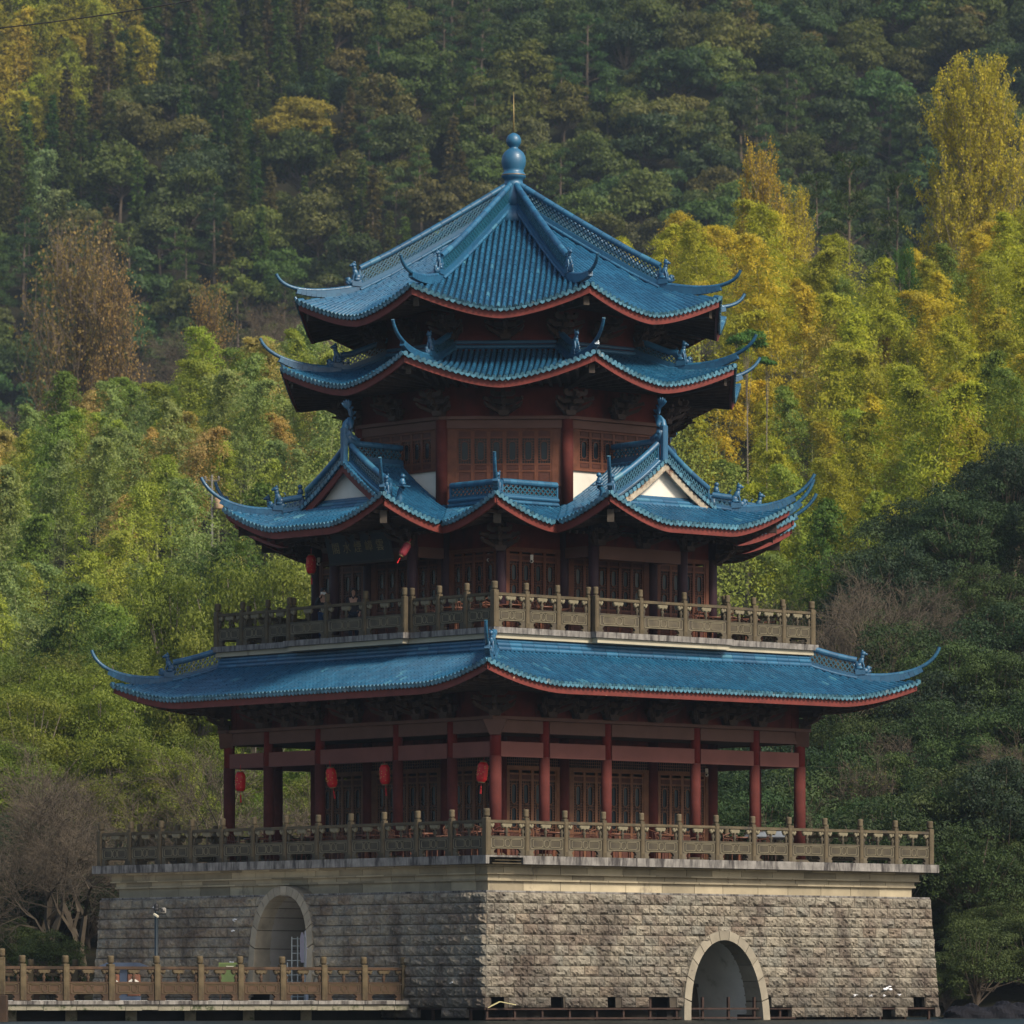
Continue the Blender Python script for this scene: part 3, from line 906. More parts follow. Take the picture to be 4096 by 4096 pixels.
# main corner horns
def zs_main(r):
    d = (a_ * 1.4142 - r) / 1.4142
    return main.z(a_ - d, d)
mb = MB(); ridge_stack(mb, [(0, 6.25, zs_main(6.25) + .1), (0, 6.7, zs_main(6.7) + .06), (0, 7.25, zs_main(7.25) + .03)], .25, .2)
me_r = mb.mesh('hip_ridge', [M['ridge'], M['lattice']])
hm = horn_mesh((7.2, zs_main(7.2) + .22), (7.7, zs_main(7.7) + .12), (8.75, 15.25), (8.98, 16.13)); cap_disc(hm, 8.98, 16.13, .2, .85)
me_h = hm.mesh('upturned_horn', [M['ridge'], M['tile_cap']])
for th in (-90, 180, 0, 90):
    link('hip_ridge', me_r, roof2, (0, 0, 0), radians(th - 90)); link('upturned_horn', me_h, roof2, (0, 0, 0), radians(th - 90))
    link('ridge_beast', BEAST, roof2, side_pt(th, 0, 7.32, zs_main(7.32) + .2), radians(th - 90))
    mb = MB(); mb.bar((0, 4.4, 14.35), (0, 7.75, 14.42), .20, .34, 0); mb.box(-.11, 7.74, 14.22, .11, 7.76, 14.6, 1)
    mb.obj('corner_beam', [M['darkwood'], M['beakend']], roof2, (0, 0, 0), radians(th - 90))

YG = 6.62     # verge plane of the gable
def side_d0(y): return max(0.0, a_ - y)
def side_d1(y): return max(0.0, ap_ - y) if y > YG + .03 else b_
class SideSlope(Slope):
    pass
# gable bay meshes in the bay frame (x across, y outwards)
def bay_roof():
    mb = MB()
    tile_slope(mb, front)
    for sg in (1, -1):
        # side slope: own frame x' = along bay axis (y), y' = outwards (x)
        S = Slope(b_, ap_, b_, ZE, GA, GB, 0, 1, 1)
        S.lf = lambda y, d: .76 * max(0.0, 1 - (ap_ - y) / 2.4) ** 1.5 * max(0.0, 1 - d / 2.4)
        S.d0 = side_d0; S.d1 = side_d1; S.flare = 0
        Rm = Matrix(((0, sg, 0, 0), (1, 0, 0, 0), (0, 0, 1, 0), (0, 0, 0, 1)))
        mb.M = Rm
        tile_slope(mb, S, (3.55, ap_))
    mb.M = None
    # verge: short tiles laid outwards down both slopes, ends facing the viewer
    for sg in (1, -1):
        d = b_ - .06
        while d > 1.72:
            x = sg * (b_ - d); z = ZE + g_(d) + .03
            sl = GA + 2 * GB * d
            mb.tube([(x, YG - .35, z), (x, YG + .12, z)], .058, 8, 0)
            mb.lathe([(.001, 0)], n=3) if False else None
            vs = [(x + cos(2 * pi * q / 10) * .066, YG + .128, z + sin(2 * pi * q / 10) * .066) for q in range(10)]
            mb.add(vs, [tuple(range(10))], 1)
            z2 = z - .05; x2 = x + sg * .075
            vs = [(x2 + cos(2 * pi * q / 8) * .052, YG + .10, z2 + sin(2 * pi * q / 8) * .052) for q in range(8)]
            mb.add(vs, [tuple(range(8))], 1); mb.tube([(x2, YG - .1, z2), (x2, YG + .098, z2)], .048, 6, 0, caps=False)
            d -= .155
    return mb.mesh('gable_roof', [M['tile'], M['tile_cap'], M['pan']])


BAYR = bay_roof()
def barge(sg):
    mb = MB(); n = 8; vs = []
    for i in range(n + 1):
        d = 1.62 + (b_ - 1.62) * i / n; x = sg * (b_ - d); z = ZE + g_(d) - .055
        for (yy, dz) in ((YG + .05, 0), (YG + .05, -.22), (YG - .02, -.22), (YG - .02, 0)): vs.append((x, yy, z + dz))
    mb.add(vs, [(4 * i + a, 4 * i + (a + 1) % 4, 4 * i + 4 + (a + 1) % 4, 4 * i + 4 + a) for i in range(n) for a in range(4)] + [(0, 1, 2, 3)], 0)
    return mb
def verge_ridge():
    mb = MB()
    for sg in (1, -1):
        pts = []
        for i in range(6):
            d = 1.75 + (b_ - .12 - 1.75) * i / 5; pts.append((sg * (b_ - d), YG - .17, ZE + g_(d) + .05))
        ridge_stack(mb, pts, .38, .14)
    return mb.mesh('verge_ridge', [M['ridge'], M['lattice']])
VERGE = verge_ridge()
mb = MB(); ridge_stack(mb, [(0, 3.9, ZE + g_(b_) - .04), (0, 5.2, ZE + g_(b_) - .02), (0, 6.35, ZE + g_(b_))], .36, .20); MAINR = mb.mesh('top_ridge', [M['ridge'], M['lattice']])
mb = MB()
mb.poly_prism([(-1.75, 14.75), (1.75, 14.75), (.0, ZE + g_(b_) - .05)], 6.28, 6.40, 0); GWALL = mb.mesh('gable_wall', [M['white']])
mb = MB()
zz = ZE + g_(1.6)
for (dz, dy, r) in ((.05, .20, .085), (.17, .11, .075), (.27, .04, .06)):
    for j in range(6): mb.tube([(-1.62 + .54 * j, 6.40 + dy, zz + dz), (-1.62 + .54 * (j + 1) - .012, 6.40 + dy, zz + dz)], r, 8, 0)
mb.box(-1.6, 6.38, zz - .1, 1.6, 6.50, zz + .30, 0, .2); PENT = mb.mesh('wall_ridge', [M['ridge']])
# bay corner hip (origin at its inner end, y outwards)
HL = 1.6 * 1.4142
def zs_bay(q):   # q measured from inner end
    d = 1.6 - q / 1.4142
    return ZE + g_(d) + .76 * max(0.0, 1 - d / 2.4) ** 1.5 * max(0.0, 1 - d / 2.4)
mb = MB(); ridge_stack(mb, [(0, -.12, zs_bay(0) + .02), (0, .45, zs_bay(.45) + .02)], .24, .14); HIPB = mb.mesh('hip_ridge', [M['ridge'], M['lattice']])
hm = horn_mesh((.45, zs_bay(.45) + .20), (1.15, zs_bay(1.0) + .10), (HL + .22, 15.10), (HL + .62, 15.98)); cap_disc(hm, HL + .62, 15.98, .35, .85)
HORNB = hm.mesh('upturned_horn', [M['ridge'], M['tile_cap']])
mb = MB()
soffit(mb, front, 2.6, 14.52, n=24)
for sg in (1, -1):
    S = Slope(b_, ap_, b_, ZE, GA, GB, 0, 1, 1)
    S.lf = lambda y, d: .76 * max(0.0, 1 - (ap_ - y) / 2.4) ** 1.5 * max(0.0, 1 - d / 2.4)
    mb.M = Matrix(((0, sg, 0, 0), (1, 0, 0, 0), (0, 0, 1, 0), (0, 0, 0, 1)))
    soffit(mb, S, 1.8, 14.50, n=10, xs=(5.4, ap_ - 1.0))
mb.M = None
SOFB = mb.mesh('soffit', [M['darkwood'], M['bracket']])
mb = MB(); eave_board(mb, front, n=30)
EBF = mb.mesh('eave_board', [M['red']])
ebs = []
for sg in (1, -1):
    mb = MB(); S = Slope(b_, ap_, b_, ZE, GA, GB, 0, 1, 1)
    S.lf = lambda y, d: .76 * max(0.0, 1 - (ap_ - y) / 2.4) ** 1.5 * max(0.0, 1 - d / 2.4)
    mb.M = Matrix(((0, sg, 0, 0), (1, 0, 0, 0), (0, 0, 1, 0), (0, 0, 0, 1)))
    eave_board(mb, S, (5.86, ap_ - .17), n=16); ebs.append(mb.mesh('eave_board', [M['red']]))
for th in SQ:
    f = radians(th - 90)
    br = link('gable_roof', BAYR, pag, (0, 0, 0), f)
    R_ = (0, 0, 0)
    for nm, me in (('verge_ridge', VERGE), ('top_ridge', MAINR), ('gable_wall', GWALL), ('wall_ridge', PENT), ('eave_board', EBF), ('eave_board', ebs[0]), ('eave_board', ebs[1]), ('soffit', SOFB)):
        link(nm, me, br)
    for sg in (1, -1):
        worn = th == -45
        o = barge(sg).obj('barge_board', M['weathered'] if worn else M['red'], br, label='weathered bare barge board with flaked paint' if worn else None)
        o2_ = link('hip_ridge', HIPB, br, (sg * 2.05, ap_ - 1.6, 0), radians(-45 * sg))
        link('upturned_horn', HORNB, br, (sg * 2.05, ap_ - 1.6, 0), radians(-45 * sg))
        link('ridge_beast', BEAST, br, (sg * (2.05 + .42), ap_ - 1.6 + .42, zs_bay(.6) + .16), radians(-45 * sg))
        # guardian on its bracket on the inner slope
        mb = MB(); x, y = sg * 2.1, 6.35; zb = ZE + g_(1.6)
        mb.tube([(x, y, zb), (x + sg * .12, y, zb + .22), (x + sg * .1, y, zb + .38), (x + sg * .22, y, zb + .50)], [.13, .11, .07, .09], 8)
        mb.bar((x + sg * .02, y, zb + .54), (x + sg * .42, y, zb + .52), .26, .025)
        mb.blob((x + sg * .22, y, zb + .66), (.085, .09, .12)); mb.blob((x + sg * .24, y, zb + .82), (.075, .075, .07)); mb.blob((x + sg * .27, y, zb + .60), (.06, .09, .05))
        mb.obj('ridge_beast', M['ridge'], br)
        mb = MB(); mb.bar((0, -1.9, 14.33), (0, 1.75, 14.42), .19, .32, 0); mb.box(-.10, 1.745, 14.22, .10, 1.765, 14.58, 1)
        mb.obj('corner_beam', [M['darkwood'], M['beakend']], br, (sg * 2.05, ap_ - 1.6, 0), radians(-45 * sg))
    link('ridge_fish', FISH, br, (0, 6.42, ZE + g_(b_) + .62), 0)

# ------------------------------------------------------------------ STOREY THREE drum (octagon)
R3 = 4.8; AP3 = R3 * cos(pi / 8); H3 = R3 * sin(pi / 8)
Z3b, Z3 = 15.0, 17.60
m_c3 = col_mesh(.175, Z3 - Z3b - .1, None, False, ('column', 'column'))
for k in range(8): link('column', m_c3, pag, side_pt(-90 + 22.5 + 45 * k, 0, R3, Z3b))
for k, th in enumerate(OC):
    frontlike = th in (-90, 90, 0, 180)
    mb = MB()
    mb.box(-H3 + .13, AP3 - .10, 17.25, H3 - .13, AP3 + .08, 17.50, 0)
    mb.box(-H3 - .07, AP3 - .12, 17.505, H3 + .07, AP3 + .17, 17.60 + .0007 * k, 0)
    mb.box(-H3 + .03, AP3 - .10, 17.62, H3 - .03, AP3 + .0, 18.62, 1)
    mb.obj('beam', [M['beam'], M['redboard']], pag, (0, 0, 0), radians(th - 90))
    mb = MB(); mb.box(-H3 + .06, AP3 - .30, Z3b - .2, H3 - .06, AP3 - .04, 15.58 if frontlike else 16.04, 0)
    mb.obj('white_wall' if not frontlike else 'low_wall', M['white'] if not frontlike else M['joinery_panel'], pag, (0, 0, 0), radians(th - 90))
    if frontlike: screen(th, -H3 + .15, H3 - .15, AP3 - .02, 15.58, 1.62, LEAFD, 6, 0, .465)
    else: screen(th, -H3 + .15, H3 - .15, AP3 - .02, 16.05, 1.13, LEAFW, 6, 0, .465, 'window_screen', 'window')
    for x, b in ((0, BR2),): put('bracket_set', b, th, x, AP3 + .05, Z3)
    put('bracket_set', BR2, th + 22.5, 0, R3 + .03, Z3)
def octa(name, r, z0, z1, mat, parent=pag):
    mb = MB(); P = [(r * cos(radians(22.5 + 45 * k)), r * sin(radians(22.5 + 45 * k))) for k in range(8)]
    mb.add([(x, y, z0) for x, y in P] + [(x, y, z1) for x, y in P], [tuple(range(7, -1, -1)), tuple(range(8, 16))] + [(k, (k + 1) % 8, 8 + (k + 1) % 8, 8 + k) for k in range(8)], 0)
    return mb.obj(name, M[mat], parent)
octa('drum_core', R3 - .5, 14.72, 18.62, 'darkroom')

# ------------------------------------------------------------------ UPPER ROOFS (octagon)
K8 = math.tan(pi / 8)
def oct_roof(rc, z0, a, b, D, lift, flare, tipr, tipz, d_beast, hl, Dw, zw, ctrl, ex=1.55, d_top=None):
    ap = rc * cos(pi / 8) - flare
    L = ap * K8
    S = Slope(ap, L, D, z0, a, b, lift, L, ex, 1.9, K8, flare)
    S.Lc = L
    mb = MB()
    for th in OC: mb.M = rz(th - 90); tile_slope(mb, S)
    o = mb.obj('roof', [M['tile'], M['tile_cap'], M['pan']], pag)
    mbe = MB(); eave_board(mbe, S, n=20); me = mbe.mesh('eave_board', [M['red']])
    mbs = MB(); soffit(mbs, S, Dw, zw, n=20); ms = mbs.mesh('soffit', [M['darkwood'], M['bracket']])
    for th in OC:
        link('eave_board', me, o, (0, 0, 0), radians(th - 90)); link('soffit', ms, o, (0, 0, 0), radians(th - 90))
    hip_parts(o, [t + 22.5 for t in OC], S, K8, d_top or D, d_beast, (tipr, tipz), hl, ctrl, w=.16, zoff=.12 if d_top else 0, base=.20)
    for th in OC:
        mb = MB(); sec = 1 / cos(pi / 8); mb.bar((0, ap * sec - Dw * sec, zw - .1), (0, ap * sec - .25, z0 + lift - .45), .17, .26, 0); mb.box(-.09, ap * sec - .25, z0 + lift - .60, .09, ap * sec - .235, z0 + lift - .33, 1)
        mb.obj('corner_beam', [M['darkwood'], M['beakend']], o, (0, 0, 0), radians(th + 22.5 - 90))
    return o, S


roof3, s3 = oct_roof(7.3, 18.50, .30, .028, 3.0, .74, .12, 7.92, 20.10, 1.62, .30, 2.3, 18.55, (.55, -.10, .28, .75))
mb = MB()
for i, th in enumerate(OC):
    mb.M = rz(th - 90); o_ = s3.out - 3.0; h_ = o_ * K8; zt = s3.z(0, 3.0)
    for (dz, dy, r) in ((.06, .10, .07), (.20, .05, .07)): mb.tube([(-h_, o_ + dy, zt + dz), (h_, o_ + dy, zt + dz)], r, 8, 0)
    mb.box(-h_, o_ - .2, zt - .1, h_, o_ + .07, zt + .30 + .0007 * i, 0, .2)
mb.obj('wall_ridge', M['ridge'], roof3)
octa('panel_board', 4.02, 19.4, 20.95, 'redboard')
mb = MB()
for k, th in enumerate(OC):
    put('bracket_set', BR2, th, 0, 3.72, 19.92); put('bracket_set', BR2, th + 22.5, 0, 4.02, 19.92)
roof4, s4 = oct_roof(6.82, 20.55, .56, .0068, 6.15, .70, .12, 7.42, 22.02, 1.72, .46, 2.35, 20.95, (.55, -.12, .28, .75), d_top=6.1)
# finial
mb = MB()
mb.lathe([(.42, .0), (.36, .42), (.31, .60), (.285, .68), (.30, .72), (.30, .76), (.275, .79), (.275, .88), (.33, .92), (.37, .97), (.37, 1.03), (.33, 1.08),
          (.29, 1.13), (.31, 1.2), (.355, 1.32), (.37, 1.45), (.35, 1.58), (.29, 1.70), (.20, 1.78), (.13, 1.83), (.14, 1.87), (.19, 1.92), (.225, 2.0), (.225, 2.1), (.18, 2.2), (.10, 2.26), (.03, 2.29)], n=28)
fin = mb.obj('finial', M['ridge'], pag, (0, 0, 24.25))
mb = MB(); mb.lathe([(.028, 0), (.022, .5), (.008, 1.25)], n=8); mb.obj('lightning_rod', simple('brass_rod', (.25, .19, .08), .5, .2, 3, metal=.5), fin, (0, 0, 2.27))
mb = MB(); mb.lathe([(.372, 1.0), (.378, 1.015), (.372, 1.03)], n=28); mb.obj('metal_band', simple('brass_band', (.20, .13, .06), .5, .2, 3, metal=.5), fin)
# shoulder where the hips meet the finial
mb = MB(); mb.lathe([(.85, -.45), (.62, -.15), (.5, .05)], n=16); mb.obj('finial_base', M['ridge'], fin)
# ------------------------------------------------------------------ STONE BASE
def hb(z): return 8.80 + (3.58 - z) * .056


class Arch:
    def __init__(s, xc, w, z0, zt, n): s.xc, s.w, s.z0, s.zt, s.n = xc, w, z0, zt, n
    def half(s, z, grow=0.0):
        H = s.zt - s.z0 + grow; t = (z - s.z0) / H
        if t >= 1: return 0.0
        return (s.w + grow) * (1 - max(0.0, t) ** s.n) ** .5
    def inside(s, x, z, grow=0.0): return z < s.zt + grow and abs(x - s.xc) < s.half(z, grow)
    def pt(s, ph, grow=0.0):
        return (s.xc + (s.w + grow) * cos(ph), s.z0 + (s.zt - s.z0 + grow) * max(0.0, sin(ph)) ** (2 / s.n))


# frame x of side -45 grows towards the front corner; of side -135 away from it
arches = {-135: Arch(.02, 1.215, .56, 3.62, 4.4), -45: Arch(-.17, 1.44, -.3, 2.30, 2.5)}
ROWS, RH = 12, .2925
gap_r = {-45: {10: [(8.3, 9.1), (6.1, 6.75), (4.05, 4.55), (1.95, 2.85), (1.15, 1.30), (-2.25, -1.75), (-8.45, -7.9)],
               11: [(1.2, 9.2), (-2.85, -1.7), (-7.3, -6.7), (-9.2, -7.75)]},
         -135: {10: [(-9.2, -8.7)], 11: [(-9.2, -8.0), (-7.0, -6.2)]}}


def wall_side(th):
    mb = MB(); A = arches.get(th)
    rr = random.Random(abs(th) + 5)
    for k in range(ROWS):
        zt = 3.58 - k * RH; zb = zt - RH
        if th == -135 and zb < .3 and False: continue
        x = -hb(zt) - (.27 if k % 2 else 0)
        gaps = gap_r.get(th, {}).get(k, [])
        while x < hb(zb):
            w = .535 * rr.uniform(.985, 1.015)
            x0, x1 = max(x, -hb(zb)), min(x + w, hb(zb))
            x += w
            if x1 - x0 < .08: continue
            cx = (x0 + x1) / 2
            if any(a < cx < b for a, b in gaps): continue
            tint = rr.random()
            g = .009; nx = max(3, int((x1 - x0) / .065)); nz = 5
            ang = rr.uniform(0, 6.28); ph = rr.uniform(0, 6.28); rough = rr.uniform(.6, 1.15)
            bx, bz = rr.uniform(.3, .7), rr.uniform(.45, .8)
            pts = {}
            for i in range(nx + 1):
                for j in range(nz + 1):
                    u, v = i / nx, j / nz
                    X = x0 + g + (x1 - x0 - 2 * g) * u; Z = zb + g + (zt - zb - 2 * g) * v
                    if i in (0, nx) or j in (0, nz): D = .012
                    else:
                        D = .040 + .045 * max(0, 1 - 1.6 * sqrt((u - bx) ** 2 + (v - bz) ** 2)) + .022 * sin(9 * u * cos(ang) + 7 * v * sin(ang) + ph) + rr.uniform(-.028, .034) * rough
                        X += rr.uniform(-.012, .012); Z += rr.uniform(-.01, .01)
                    pts[i, j] = (X, hb(Z) + D, Z)
            for i in range(nx):
                for j in range(nz):
                    q = [pts[i, j], pts[i + 1, j], pts[i + 1, j + 1], pts[i, j + 1]]
                    if A and A.inside(sum(p[0] for p in q) / 4, sum(p[2] for p in q) / 4, .13): continue
                    mb.add(q, [(0, 1, 2, 3)], 0, False, tint)
            # shallow sides
            fr = [(x0 + g, zb + g), (x1 - g, zb + g), (x1 - g, zt - g), (x0 + g, zt - g)]
            for a in range(4):
                p, q = fr[a], fr[(a + 1) % 4]
                if A and A.inside((p[0] + q[0]) / 2, (p[1] + q[1]) / 2, .15): continue
                mb.add([(p[0], hb(p[1]) + .012, p[1]), (q[0], hb(q[1]) + .012, q[1]), (q[0], hb(q[1]) - .16, q[1]), (p[0], hb(p[1]) - .16, p[1])], [(0, 1, 2, 3)], 0, False, tint)
    # mortar backing
    nxx, nzz = 150, 30; zb = .36
    for i in range(nxx):
        for j in range(nzz):
            z0 = zb + (3.58 - zb) * j / nzz; z1 = zb + (3.58 - zb) * (j + 1) / nzz
            x0 = -8.75 + 17.5 * i / nxx; x1 = -8.75 + 17.5 * (i + 1) / nxx
            xc, zc = (x0 + x1) / 2, (z0 + z1) / 2
            if A and A.inside(xc, zc, .14): continue
            if zc < .66 and any(a < xc < b for a, b in gap_r.get(th, {}).get(10, [])): continue
            mb.add([(x0, hb(z0) - .012, z0), (x1, hb(z0) - .012, z0), (x1, hb(z1) - .012, z1), (x0, hb(z1) - .012, z1)], [(0, 1, 2, 3)], 1, False)
    # corner returns of the backing
    for sx in (-1, 1):
        mb.add([(sx * 8.75, hb(.36) - .03, .36), (sx * (hb(.36) - .03), hb(.36) - .03, .36), (sx * (hb(3.58) - .03), hb(3.58) - .03, 3.58), (sx * 8.75, hb(3.58) - .03, 3.58)], [(0, 1, 2, 3)], 1)
    mb.obj('rough_stone_wall', [M['block'], M['joint']], pag, (0, 0, 0), radians(th - 90))
    # ledge on top of the rough courses
    return A


for th in SQ: wall_side(th)
mb = MB(); mb.box(-8.79, -8.79, 3.581, 8.79, 8.79, 3.63, 0)
mb.obj('ledge', M['deck'], pag, (0, 0, 0), radians(45))
for i, th in enumerate(SQ):
    mb = MB(); A = arches.get(th); rr = random.Random(i)
    full = i in (0, 3)
    for (ap, z0, z1, slope) in ((8.41, 3.632, 3.905, 0), (8.50, 3.907, 3.955, .0), (8.47, 3.957, 4.085, .0), (8.60, 4.087, 4.125, 0), (8.57, 4.127, 4.30, .0), (8.68, 4.302, 4.362, 0)):
        e = ap if full else ap - .5 - (.001)
        x = -e
        while x < e - .01:
            w = rr.uniform(1.0, 1.45); x1 = min(e, x + w)
            if e - x1 < .3: x1 = e
            t = rr.random()
            vs = [(x + .008, ap - .5, z0), (x1 - .008, ap - .5, z0), (x1 - .008, ap, z0), (x + .008, ap, z0), (x + .008, ap - .5, z1), (x1 - .008, ap - .5, z1), (x1 - .008, ap + slope, z1), (x + .008, ap + slope, z1)]
            mb.add(vs, [(0, 3, 2, 1), (4, 5, 6, 7), (0, 1, 5, 4), (1, 2, 6, 5), (2, 3, 7, 6), (3, 0, 4, 7)], 0, False, t)
            x = x1
    mb.obj('cornice', M['ashlar'], pag, (0, 0, 0), radians(th - 90))
# terrace slab with its edge stones; a stretch next to the front corner is broken out
mb = MB(); mb.box(-8.52, -8.52, 4.366, 8.52, 8.52, Z1 - .004, 0)
for i, th in enumerate(SQ):
    mb.M = rz(th - 90 - 45)
    e = 8.99 if i in (0, 3) else 8.519
    x = -e
    while x < e - .01:
        x1 = min(e, x + RND.uniform(.8, 1.5))
        if e - x1 < .3: x1 = e
        if not (th == -45 and x1 > 7.6): mb.box(x + .003, 8.521, 4.364, x1 - .003, 8.99, Z1, 0)
        elif x < 7.6: mb.box(x + .003, 8.521, 4.364, 7.6, 8.99, Z1, 0)
        x = x1
mb.M = rz(-45 - 90 - 45)
mb.box(8.86, 8.521, 4.364, 8.99, 8.99, Z1, 0)
mb.box(7.6, 8.521, 4.55, 8.86, 8.99, Z1, 0)
mb.box(7.62, 8.6, 4.37, 8.7, 8.93, 4.40, 1); mb.box(7.62, 8.7, 4.46, 8.6, 8.92, 4.48, 1)
mb.obj('terrace_slab', [M['deck'], M['rail']], pag, (0, 0, 0), radians(45))

# arches: voussoir ring, tunnel, back wall
for th, A in arches.items():
    left = th == -135
    mb = MB(); nv = 15 if left else 13; sub = 3; gr = .25 if left else .27
    rr = random.Random(3)
    for k in range(nv):
        tint = rr.random(); ph0, ph1 = pi * k / nv, pi * (k + 1) / nv
        for j in range(sub):
            a = ph0 + (ph1 - ph0) * j / sub; b = ph0 + (ph1 - ph0) * (j + 1) / sub
            if j == 0: a += .006
            if j == sub - 1: b -= .006
            q = [A.pt(a), A.pt(b), A.pt(b, gr), A.pt(a, gr)]
            yf = [hb(z) + .10 for x, z in q]
            back = 8.36
            vs = [(x, y, z) for (x, z), y in zip(q, yf)] + [(x, back, z) for x, z in q]
            mb.add(vs, [(0, 1, 2, 3), (0, 4, 5, 1), (1, 5, 6, 2), (2, 6, 7, 3), (3, 7, 4, 0)], 0, False, tint)
    mb.obj('arch_ring', M['vouss'], pag, (0, 0, 0), radians(th - 90))
    mb = MB(); n = 30; depth = 3.4 if left else 3.0
    for k in range(n):
        p, q = A.pt(pi * k / n), A.pt(pi * (k + 1) / n)
        m = 1 if left else 3
        for j in range(m):
            y0, y1 = 8.40 - depth * j / m, 8.40 - depth * (j + 1) / m
            mb.add([(p[0], y0, p[1]), (q[0], y0, q[1]), (q[0], y1, q[1]), (p[0], y1, p[1])], [(0, 1, 2, 3)], 0, False, RND.random())
        if left and k % 2 == 0:    # bed joints of the vault courses
            mb.bar((p[0] * .999, 8.38, p[1]), (p[0] * .999, 8.40 - depth, p[1]), .012, .014, 2)
    e = A.w + .3
    mb.add([(A.xc - e, 8.40 - depth + .02, A.z0 - .3), (A.xc + e, 8.40 - depth + .02, A.z0 - .3), (A.xc + e, 8.40 - depth + .02, A.zt + .3), (A.xc - e, 8.40 - depth + .02, A.zt + .3)], [(0, 1, 2, 3)], 1)
    if not left:
        mb.box(A.xc - 1.5, 5.44, -.5, A.xc + 1.5, 6.4, .95, 2)
        mb.box(A.xc - 1.5, 5.44, .952, A.xc + 1.5, 6.5, 1.05, 2)
    else:
        mb.box(A.xc - 1.3, 4.9, .45, A.xc + 1.3, 8.9, .565, 0)
    mb.obj('arch_tunnel', [M['plaster'] if left else M['plaster_pale'], M['plaster_pale'] if not left else simple('inscribed_wall', (.20, .165, .15), .8, .15, 1.5), M['joint'] if not left else M['void']], pag, (0, 0, 0), radians(th - 90))
# inner wall behind the missing blocks, void's shade put into its near-black colour, with the steel support frame
for i, th in enumerate(SQ):
    mb = MB(); A = arches.get(th); e = 8.3 if i % 2 == 0 else 8.1
    spans = [(-e, e)] if not A else [(-e, A.xc - A.w - .08), (A.xc + A.w + .08, e)]
    for a, b in spans: mb = MB(); mb.box(a, 8.12, -.9, b, 8.30, 1.6, 0); mb.obj('inner_masonry', M['void'], pag, (0, 0, 0), radians(th - 90))
mb = MB()
mb.M = rz(-45 - 90)
for z, y, x0, x1 in ((.385, 8.93, -9.0, 9.0), (.12, 8.98, -3.0, 9.0), (.02, 8.86, -8.6, 8.6)): mb.bar((x0, y, z - .06), (x1, y, z - .06), .05, .05, 0)
x = 8.85
while x > -8.9:
    mb.bar((x, 8.86, -.8), (x, 8.86, .66), .07, .07, 0, up=(0, 1, 0)); x -= 1.03
mb.M = rz(-135 - 90)
mb.bar((-9.0, 8.93, .33), (-4.2, 8.93, .33), .05, .05, 0)
for x in (-8.2, -6.6, -5.0): mb.bar((x, 8.86, -.8), (x, 8.86, .6), .07, .07, 0, up=(0, 1, 0))
mb.M = rz(-45 - 90)
for (a, b) in ((-7.6, 8.1),):
    for k in range(5): mb.box(-7.9 + k * .02, 8.2, -.9, -7.0, 8.6, .2, 1) if k == 0 else None
mb.box(1.25, 8.0, -.9, 1.9, 8.75, .35, 1); mb.box(-1.95, 8.0, -.9, -1.6, 8.8, .35, 1); mb.box(7.2, 8.0, -.9, 7.9, 8.7, .35, 1)
mb.M = None
mb.obj('support_frame', [M['rust'], M['void']], pag)
mb = MB()   # fallen sheet caught in the frame by the corner
mb.bar((-.3, 0, 0), (.05, .02, .17), .16, .02, 0, up=(0, 0, 1)); mb.bar((.05, .02, .17), (.5, 0, .08), .16, .02, 0)
p = Matrix.Rotation(PHI, 3, 'Z') @ side_pt(-45, 8.6, 9.06, .36)
tag(mb.obj('metal_sheet', simple('pale_yellow_sheet', (.55, .48, .25), .6, .2, 3), None, (p.x + CX, p.y + DC, p.z), radians(12)), 'bent pale yellow sheet lying in the gap at the foot of the stone corner', 'sheet')

# white bird-dropping / efflorescence splashes are paint-like marks lying on the blocks
mb = MB()
def splash(th, x, z, s):
    mb.M = rz(th - 90)
    for k in range(5):
        dx, dz = RND.uniform(-s, s), RND.uniform(-s * .4, s * .4)
        mb.blob((x + dx, hb(z) + .115, z + dz), (s * RND.uniform(.3, .6), .03, s * RND.uniform(.12, .25)), n=7, m=4)
for t in ((-135, 2.25, 1.65, .10), (-135, 2.55, 1.40, .12), (-135, 1.95, 1.40, .08), (-135, 2.2, 2.9, .08), (-135, 2.25, 2.6, .07), (-135, 6.0, 3.35, .07), (-135, -5.4, 1.0, .05), (-135, -7.6, 1.05, .06),
          (-45, -6.7, .95, .16), (-45, -5.4, .72, .08), (-45, -6.0, .70, .06), (-45, -6.6, .70, .07), (-45, -7.2, .72, .06)): splash(*t)
mb.M = None
mb.obj('lime_deposit', simple('white_lime', (.75, .75, .78), .8, .1, 5), pag)
# ================================================================== THINGS AROUND THE PAGODA
def W(u, Y, z=0.0):  # point at picture column u and distance Y
    return Vector(((u - 966) / FPX * Y, Y, z))
def ZV(v, Y): return CH + (HOR - v) * Y / FPX
PM = Matrix.Translation((CX, DC, 0)) @ Matrix.Rotation(PHI, 4, 'Z')
def PL(th, x, y, z): return PM @ side_pt(th, x, y, z)

